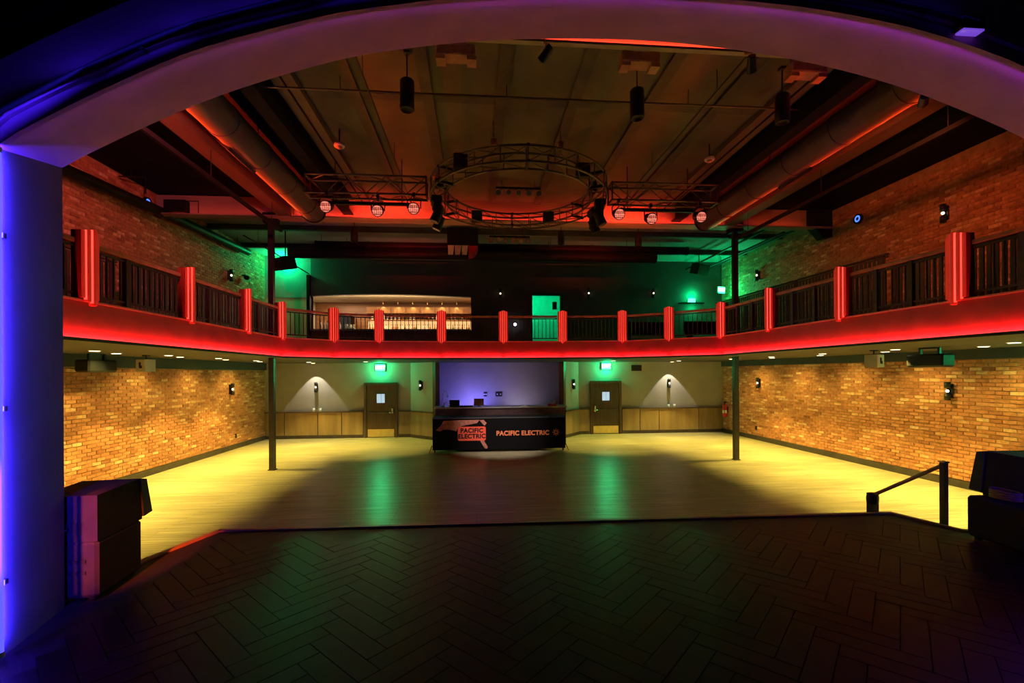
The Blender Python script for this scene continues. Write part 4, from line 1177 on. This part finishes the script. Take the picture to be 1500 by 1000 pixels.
# ------------------------------------------------------------------ trusses
def box_truss(label, a, b, wd, hg):
    a, b = Vector(a), Vector(b); d = b - a; Ls = d.length
    t = thing('box_truss', label, 'truss', a, math.atan2(d.y, d.x), 'straight lighting trusses')
    h, k = hg / 2, wd / 2
    for y in (-k, k):
        for z in (-h, h): MB().cyl((0, y, z), (Ls, y, z), .022, 8).build('chord', M_steel, t)
    n = max(3, int(round(Ls / .42)))
    m = MB()
    for i in range(n):
        x0, x1 = Ls * i / n, Ls * (i + 1) / n
        for y in (-k, k): m.cyl((x0, y, -h if i % 2 else h), (x1, y, h if i % 2 else -h), .010, 5)
        for z in (-h, h): m.cyl((x0, -k if i % 2 else k, z), (x1, k if i % 2 else -k, z), .010, 5)
    m.build('lacing', M_steel, t)
    for x in (0, Ls):
        MB().bx(x - .015, x + .015, -k - .02, k + .02, -h - .02, -h + .02).bx(x - .015, x + .015, -k - .02, k + .02, h - .02, h + .02).bx(x - .012, x + .012, -k - .02, -k + .02, -h, h).bx(x - .012, x + .012, k - .02, k + .02, -h, h).build('end_frame', M_steel, t)
    return t
RC = Vector((.93, 9.72, 6.25))
RO, RI, RHh = 1.86, 1.56, .14
box_truss('straight box truss left of the ring truss', (-3.35, 9.45, 6.22), (-.98, 9.45, 6.22), .3, .36)
box_truss('straight box truss right of the ring truss', (2.86, 9.45, 6.22), (5.15, 9.45, 6.22), .3, .36)
rt = thing('ring_truss', 'round aluminium lighting truss ring hung in the middle of the hall', 'truss', RC)
for rr_ in (RO, RI):
    for z in (-RHh, RHh):
        MB().tube([(rr_ * math.cos(2 * PI * k / 64), rr_ * math.sin(2 * PI * k / 64), z) for k in range(65)], .022, 8, False).build('chord', M_steel, rt)
for k in range(24):
    a0, a1 = 2 * PI * k / 24, 2 * PI * (k + 1) / 24
    P = lambda r, a, z: (r * math.cos(a), r * math.sin(a), z)
    m = MB()
    m.cyl(P(RO, a0, -RHh), P(RO, a0, RHh), .011, 5).cyl(P(RI, a0, -RHh), P(RI, a0, RHh), .011, 5)
    m.cyl(P(RO, a0, RHh), P(RI, a1, RHh), .010, 5).cyl(P(RO, a0, -RHh), P(RI, a1, -RHh), .010, 5)
    m.cyl(P(RO, a0, -RHh), P(RO, a1, RHh), .010, 5)
    m.build('lacing', M_steel, rt)
for k in range(6):
    a = 2 * PI * (k + .5) / 6
    ca, sa = math.cos(a), math.sin(a)
    m = MB()
    for z in (-RHh, RHh): m.box(((RO + RI) / 2 * ca, (RO + RI) / 2 * sa, z), (RO - RI + .06, .05, .05), a)
    m.build('joint_plate', M_blackm, rt)
# chain hoists holding the ring
for a, lab in ((R(250), 'small chain hoist over the front left of the ring truss'), (R(291), 'small chain hoist over the front right of the ring truss'), (R(170), 'chain hoist with red cable at the left side of the ring truss'), (R(10), 'chain hoist at the right side of the ring truss')):
    rr_ = 1.72
    big = a < R(200) and True
    p = RC + Vector((rr_ * math.cos(a), rr_ * math.sin(a), RHh + .02))
    h = thing('chain_hoist', lab, 'hoist', p, group='chain hoists over the ring truss')
    bb = .09 if a in (R(170), R(10)) else .05
    MB().bevbox(-bb, bb, -bb, bb, .06, .06 + 2.4 * bb, .015).build('motor_body', M_blackp if bb > .06 else M_hoist, h)
    MB().cyl((0, 0, -.02), (0, 0, .07), .012, 6).build('hook', M_hoist, h)
    m = MB(); z = .06 + 2.4 * bb; i = 0
    top = ZC - .03 - p.z
    while z < top - .02:
        m.box((0, 0, z + .03), ((.022, .008, .06) if i % 2 else (.008, .022, .06))); z += .05; i += 1
    m.build('chain', M_steel, h)
    if a == R(170):
        MB().tube([(-.05, 0, .3), (-.12, -.02, .42), (-.03, -.03, .46), (.0, -.05, .3)], .012, 6).lathe([(0, -.05), (.06, -.03), (.07, .03), (0, .06)], 8, (-.06, -.06, .28)).build('cable_bag', mat('red_cable', (.5, .06, .03), .5, noise=(20, .4)), h)
    if bb > .06:
        MB().tube([(.02, -.05, .5), (-.14, -.08, .36), (-.10, -.1, .1), (.14, -.12, -.05)], .009, 6).build('cable', M_fixture, h)
# LED wash lights
pr = thing('wash_light', 'x', 'stage light', group='red-lensed wash lights on the trusses')
ax = Vector((0, -1, -.42)).normalized()
MB().cyl(-ax * .15, ax * .06, .095, 18, .118).build('can', M_blackp, pr)
MB().cyl(ax * .055, ax * .075, .120, 18).build('bezel', M_blackm, pr)
MB().cyl(ax * .07, ax * .085, .102, 18).build('lens', M_lens, pr)
MB().tube([(-.13, 0, 0), (-.135, 0, .14), (-.09, 0, .19), (.09, 0, .19), (.135, 0, .14), (.13, 0, 0)], .012, 6).build('yoke', M_blackm, pr)
MB().cyl((0, 0, .19), (0, 0, .25), .015, 8).box((0, 0, .27), (.05, .07, .08)).build('clamp', M_blackm, pr)
used = []
for i, (x, z, k) in enumerate(((-2.93, 5.76, 'leftmost red-lensed wash light, beside the left duct end'), (-1.93, 5.70, 'red-lensed wash light in the middle of the left truss'), (-1.22, 5.76, 'red-lensed wash light just left of the ring truss'),
                            (2.99, 5.74, 'red-lensed wash light just right of the ring truss'), (3.68, 5.66, 'red-lensed wash light in the middle of the right truss'), (4.75, 5.72, 'rightmost red-lensed wash light, beside the right duct end'))):
    once(pr, used, (x, 9.30, z), 0, k)
# moving heads hanging around the ring
mh = thing('moving_head', 'x', 'stage light', group='black moving heads on the ring truss')
MB().bevbox(-.15, .15, -.11, .11, -.14, 0, .02).build('base', M_blackp, mh)
MB().bx(-.14, -.11, -.06, .06, -.40, -.14).bx(.11, .14, -.06, .06, -.40, -.14).bx(-.14, .14, -.06, .06, -.17, -.14).build('yoke', M_blackp, mh)
MB().cyl((0, .06, -.24), (0, -.05, -.50), .09, 14, .105).build('head', M_blackp, mh)
MB().cyl((0, -.05, -.50), (0, -.054, -.51), .085, 14).build('front_lens', M_chrome, mh)
MB().box((0, 0, .02), (.05, .1, .05)).build('clamp', M_blackm, mh)
used = []
for a, lab in ((172, 'black moving head at the left side of the ring truss'), (188, 'black moving head at the front left side of the ring truss'), (8, 'black moving head at the right side of the ring truss'), (-9, 'black moving head at the front right side of the ring truss')):
    once(mh, used, RC + Vector((1.73 * math.cos(R(a)), 1.73 * math.sin(R(a)), -RHh - .05)), R(a + 90), lab)
bx_ = thing('power_box', 'x', 'stage light', group='black strobe boxes on the ring truss')
MB().bevbox(-.13, .13, -.08, .08, -.13, .13, .02).build('casing', M_blackp, bx_)
MB().bx(-.11, .11, -.086, -.08, -.10, .10).build('face', M_grille, bx_)
MB().box((0, .09, .05), (.05, .06, .05)).build('clamp', M_blackm, bx_)
used = []
for a, r_, z, lab in ((230, RO - .02, .02, 'black strobe box on the front left of the ring truss'), (122, RI + .1, .0, 'black strobe box on the rear left of the ring truss'), (58, RI + .1, .02, 'black strobe box on the rear right of the ring truss'), (312, RI + .1, .0, 'black strobe box on the front right of the ring truss')):
    once(bx_, used, RC + Vector((r_ * math.cos(R(a)), r_ * math.sin(R(a)) , z)), 0, lab)
# lamp bars (rows of small lamps) beyond and below the ring
def lamp_bar(label, p, n, w_):
    b = thing('lamp_bar', label, 'stage light', p, group='rows of small lamps')
    MB().bx(-w_ / 2 - .05, w_ / 2 + .05, -.03, .03, .10, .15).build('bar', M_blackm, b)
    for s in (-.4, .4): MB().cyl((s * w_, 0, .15), (s * w_, 0, ZC - .03 - p[2]), .010, 6).build('drop_rod', M_steel, b)
    for i in range(n):
        x = -w_ / 2 + w_ * i / (n - 1)
        o = MB().cyl((x, .05, .08), (x, -.07, .0), .055, 12, .075).build('can', M_hoist, b)
        MB().cyl((x, -.066, .0), (x, -.073, -.005), .062, 12).build('lens', M_chrome, o)
lamp_bar('row of five small lamps seen through the ring truss', (1.02, 10.6, 6.62), 5, .95)
lamp_bar('row of six small lamps hung below the rear of the ring truss', (.98, 12.9, 6.18), 6, 1.05)

# hanging speakers of the rear balcony
for x, y, z, rz, lab in ((-5.81, 14.5, 5.85, R(-25), 'black speaker hung in the green-lit upper left corner'), (8.34, 16.4, 6.28, R(25), 'black speaker hung in the upper right corner by the conduits')):
    s = thing('hung_speaker', lab, 'speaker', (x, y, z), rz, group='black hung speakers')
    m = MB().prism([(-.30, -.2), (.30, -.2), (.22, .2), (-.22, .2)], -.19, .19)
    for i, vv in enumerate(m.v): m.v[i] = tuple(Matrix.Rotation(R(18), 3, 'X') @ Vector(vv))
    m.build('cabinet', M_blackp, s)
    g = MB().bx(-.28, .28, -.21, -.2, -.17, .17)
    for i, vv in enumerate(g.v): g.v[i] = tuple(Matrix.Rotation(R(18), 3, 'X') @ Vector(vv))
    g.build('grille', M_grille, s)
    MB().cyl((0, .0, .15), (0, 0, ZC - .035 - z), .02, 8).bx(-.2, .2, -.04, .04, .19, .22).build('yoke', M_blackm, s)
dm = thing('dome_camera', 'small dark dome camera on the upper left brick wall', 'camera', (XL + .02, 16.2, 5.72))
MB().bx(0, .12, -.05, .05, .08, .12).build('arm', M_blackm, dm)
MB().lathe([(0, .09), (.09, .08), (.095, .04), (.07, -.03), (0, -.06)], 12, (.13, 0, 0)).build('dome', M_blackp, dm)
wp = thing('work_lamp', 'small bright white lamp low on the upper wall between bar and green doorway', 'wall lamp', (1.55, YB, 4.35))
MB().cyl((0, -.03, 0), (0, 0, 0), .10, 12).build('plate', M_blackm, wp)
MB().lathe([(0, -.06), (.05, -.03), (.06, 0), (.05, .03), (0, .06)], 10, (0, -.08, 0)).build('bulb', mat('white_bulb', (1, 1, 1), .4, emit=(.8, .86, 1.0), estr=9.0), wp)
for x, y, w_, lab in ((5.6, 14.6, 1.4, 'first low dark bench on the rear balcony right of the doorway'), (7.6, 14.4, 1.4, 'second low dark bench on the rear balcony right of the doorway')):
    b = thing('bench', lab, 'bench', (x, y, ZG), group='dark benches on the rear balcony')
    MB().bevbox(-w_ / 2, w_ / 2, -.2, .2, .38, .46, .02).build('seat', M_tier, b)
    MB().bevbox(-w_ / 2, w_ / 2, .16, .24, .46, .82, .02).build('backrest', M_tier, b)
    for sx in (-1, 1): MB().bx(sx * (w_ / 2 - .1) - .03, sx * (w_ / 2 - .1) + .03, -.16, .16, 0, .38).build('leg', M_blackm, b)

# ------------------------------------------------------------------ loudspeaker stacks on the stage corners
def stack(s, x, y, rz, w2, d2, hs, tx, tw2, ht):
    sub = thing('subwoofer', 'black subwoofer on the %s stage corner under the wedge speaker' % s, 'speaker', (x, y, SZ + .008), rz, group='black subwoofers on the stage corners')
    MB().bevbox(-w2, w2, -d2, d2, .03, hs, .02).build('cabinet', M_spk, sub)
    MB().bx(-w2 + .03, w2 - .03, d2, d2 + .012, .05, hs - .03).build('grille', M_grille, sub)
    for dx in (-1, 1):
        for dy in (-1, 1): MB().lathe([(0, 0), (.03, 0), (.034, .031), (0, .031)], 8, (dx * (w2 - .06), dy * (d2 - .06), 0)).build('foot', M_blackp, sub)
    for z in (.20, .28): MB().bx(-w2 * .3, w2 * .65, -d2 - .008, -d2 + .002, z, z + .022).build('handle_slot', M_black, sub)
    M = Matrix.Rotation(rz, 3, 'Z')
    p = Vector((x, y, SZ + .008 + hs)) + M @ Vector((tx, 0, 0))
    top = thing('wedge_speaker', 'black wedge speaker on top of the %s subwoofer' % s, 'speaker', p, rz, group='black wedge speakers on the subwoofers')
    m = MB().add([(-tw2, -d2, 0), (tw2, -d2, 0), (tw2, d2, 0), (-tw2, d2, 0), (-tw2, -d2, ht), (tw2, -d2, ht), (tw2, d2 - .04, ht + .01), (-tw2, d2 - .04, ht + .01)],
                 [(3, 2, 1, 0), (4, 5, 6, 7), (0, 1, 5, 4), (1, 2, 6, 5), (2, 3, 7, 6), (3, 0, 4, 7)])
    m.build('cabinet', M_spk, top)
    e = .012
    MB().add([(-tw2 - e, d2 + .004, .02), (tw2 + e, d2 + .004, .02), (tw2 + e, d2 - .034, ht + .01), (-tw2 - e, d2 - .034, ht + .01),
              (-tw2 - e, d2 + .12, .03), (tw2 + e, d2 + .12, .03), (tw2 + e, d2 + .045, ht - .01), (-tw2 - e, d2 + .045, ht - .01)],
             [(3, 2, 1, 0), (4, 5, 6, 7), (0, 1, 5, 4), (1, 2, 6, 5), (2, 3, 7, 6), (3, 0, 4, 7)]).build('grille', M_grille, top)
    MB().bx(-tw2 * .2, tw2 * .5, -d2 - .006, -d2, .05, .14).build('connector_plate', M_blackm, top)
    cb = thing('speaker_cable', 'black cable looping from the %s wedge speaker down its subwoofer' % s, 'cable', p, rz, group='speaker cables')
    MB().tube([(.03, -d2 - .018, .10), (0, -d2 - .022, .09), (-.03, -d2 - .024, .02), (-.035, -d2 - .024, -.1), (-.04, -d2 - .024, -.22), (-.03, -d2 - .024, -.33), (.0, -d2 - .026, hs * -.97)], .009, 8).build('cable', M_blackp, cb)
    return sub
stack('left', -2.93, 3.72, R(6), .20, .26, .43, 0, .20, .33)
stack('right', 4.98, 3.79, R(-2), .25, .26, .41, .12, .20, .42)
cc = thing('cable_coil', 'brown coil of cable lying on top of the right subwoofer', 'cable', (4.83, 3.80, SZ + .43))
MB().tube([(.055 * math.cos(t * .7), .12 * math.sin(t * .7), .012 + .0022 * t) for t in range(0, 40)], .011, 6).build('coil', mat('brown_cable', (.25, .12, .05), .5, noise=(20, .3)), cc)
spot('speaker_red_fill', (-2.3, .3, 2.9), (-2.88, 3.5, 1.25), 4200, (1.0, .10, .02), R(13), .5, .05)  # unseen spot, added to redden the back of the left speakers
# front-beam spotlights; the left-shoulder one is unseen, added to wash the left wall
for x, z, tgt, pw, lab in ((.82, 6.05, (-3, 9.0, 2.0), 0, 'small spotlight clamped under the front roof beam at the middle of the arch'), (3.26, 6.05, (6, 9.5, 2.0), 0, 'small spotlight clamped under the front roof beam right of the arch top'),
                           (5.45, 5.72, (10.0, 10.4, 5.2), 480, 'small red-lit spotlight near the right shoulder of the arch'), (-3.3, 5.72, (-7.9, 11.4, 5.2), 800, 'added unseen spotlight behind the left shoulder of the arch')):
    f = thing('beam_spotlight', lab, 'stage light', (x, 5.12, z), group='small spotlights under the front beam')
    d = (Vector(tgt) - Vector((x, 5.12, z))).normalized()
    MB().cyl(-d * .09, d * .09, .045, 12, .055).build('can', M_blackm, f)
    MB().cyl(d * .09, d * .095, .045, 12).build('lens', M_hoist, f)
    MB().tube([(0, 0, .0), (0, .0, .12), (0, .12, .2), (0, .12, 6.31 - z)], .012, 6).build('bracket', M_hoist, f)
    if pw: spot('wall_wash', Vector((x, 5.12, z)) + d * .14, tgt, pw, (1.0, .13, .16) if x < 0 else (1.0, .18, .05), R(62), .9, .06)
# battens added behind the trusses to wash the rear beam red
for x, y, z, L_, pw, lab in ((-2.2, 9.70, 5.98, 1.7, 16, 'added red batten behind the left box truss'), (4.0, 9.70, 5.98, 1.7, 16, 'added red batten behind the right box truss')):
    f = thing('fill_batten', lab, 'stage light', (x, y, z), group='added red battens behind the trusses')
    MB().bx(-L_ / 2, L_ / 2, -.03, .03, -.03, .03).build('housing', M_blackm, f)
    MB().bx(-L_ / 2 + .02, L_ / 2 - .02, .03, .034, -.02, .02).build('lens', M_redled, f)
    for t in (-.4, .4): MB().cyl((t * L_, 0, .03), (t * L_, 0, ZC - .035 - z), .010, 6).build('drop_rod', M_blackm, f)
    strip('batten_fill', (x - L_ / 2, y + .04, z), (x + L_ / 2, y + .04, z), (0, 1, .30), pw / L_, (1.0, .04, .015), .04, R(40))
spot('banner_fill', (.35, 9.3, 5.75), (.80, 14.1, .75), 2100, (1.0, .86, .76), R(27), 1.0, .05)  # bare spot without a fixture, added to brighten the banner

# ------------------------------------------------------------------ stage steps with handrail
st = thing('stage_steps', 'wooden steps down from the right stage corner to the dance floor', 'steps', (5.45, 4.36, 0), kind='structure')
for i, (z, y0) in enumerate(((.53, .0), (.27, .35))):
    MB().bx(-.45, .45, y0, y0 + .36, z - .04, z).build('tread', M_stage, st)
    MB().bx(-.45, .45, y0 + .30, y0 + .33, 0, z - .04).build('riser', M_stage, st)
hr = thing('handrail', 'dark sloping handrail on two posts beside the right stage steps', 'handrail', (5.13, 4.62, 0))
MB().bx(-.026, .026, -.026, .026, .535, 1.415).build('post', M_column, hr)
MB().bx(-.034, .034, -.034, .034, 1.415, 1.43).build('post_cap', M_chrome, hr)
MB().bx(-.045, .045, .86, .95, .01, .84).build('post', M_column, hr)
MB().lathe([(0, .70), (.065, .71), (.07, .75), (.07, .80), (.05, .845), (0, .85)], 12, (0, .905, 0)).build('post_cap', M_column, hr)
MB().tube([(0, .0, 1.39), (0, .88, .83)], .022, 8).build('rail', M_rail, hr)

# ------------------------------------------------------------------ blue LED tubes on the stage side of the arch
for x, s, lab in ((-2.712, -1, 'blue LED tube running up the left edge of the arch'), (4.79, 1, 'blue LED tube running up the right edge of the arch')):
    t = thing('led_tube', lab, 'light', (x, YN - .05, SZ + .02), group='blue LED tubes on the arch edges')
    MB().cyl((0, 0, 0), (0, 0, 2.9), .016, 10).build('tube', M_blueled, t)
    for z in (.0, 2.88): MB().cyl((0, 0, z), (0, 0, z + .03), .020, 10).build('end_cap', M_white, t)
    for z in (.4, 1.4, 2.4): MB().bx(*sorted((0, s * .03)), .0, .05, z, z + .03).build('clip', M_blackm, t)
    k = 1 if s < 0 else .5
    strip('tube_light', (x, YN - .03, SZ + .08), (x, YN - .03, 3.72), (s * 1, .22, 0), BLUE_W * 2.1 * k, BLUE, .02)
    strip('tube_light', (x, YN - .07, SZ + .08), (x, YN - .07, 3.72), (0, -1, 0), BLUE_W * (.12 if s < 0 else 1.6), BLUE if s < 0 else (.14, .03, 1.0), .02)
    strip('tube_light', (x + s * .03, YN - .06, SZ + .1), (x + s * .03, YN - .06, 3.75), (s, 0.25, .4), BLUE_W * .2 * k, BLUE, .02)
ar = thing('arch_light', 'dark LED profile following the curve of the arch edge, glowing blue', 'light', (0, YN - .075, 0))
seq = outset(innN, .105)[1:40]
MB().tube([(p.x, 0, p.y) for p in seq], .016, 8).build('tube', M_black, ar)
for k in (0, 6, 12, 18, 24, 30, 36): MB().box((seq[k].x, .03, seq[k].y), (.04, .06, .04)).build('clip', M_blackm, ar)
for i in range(0, 38, 4):
    p, q = seq[i], seq[min(i + 4, 38)]
    strip('arch_glow', (p.x, YN - .10, p.y), (q.x, YN - .10, q.y), (-(q - p).y, .6, (q - p).x), (.9, .5, .32, .22, .14, .1, .08, .07, .06, .05)[i // 4], BLUE, .02)
inner = outset(innN, -.03)
for i in range(2, 46, 4):  # violet strips added inside the arch edge to tint the soffit
    p, q = inner[i], inner[min(i + 4, 48)]
    strip('arch_inner_fill', (p.x, YN + .02, p.y), (q.x, YN + .02, q.y), (-(q - p).y * .6, 1, (q - p).x * .6), .035 + .005 * i, (.45, .03, 1.0), .02)
cl = thing('clip_light', 'small violet-lit fixture clipped to the upper right arch edge', 'light', (3.32, YN - .06, 4.70), R(0))
MB().bevbox(-.085, .085, -.04, .03, 0, .09, .01).build('housing', M_blackm, cl)
MB().bx(-.075, .075, -.035, .02, -.012, 0).build('lens', mat('violet_led', (.2, .1, .5), .4, emit=(.22, .08, .8), estr=.7), cl)
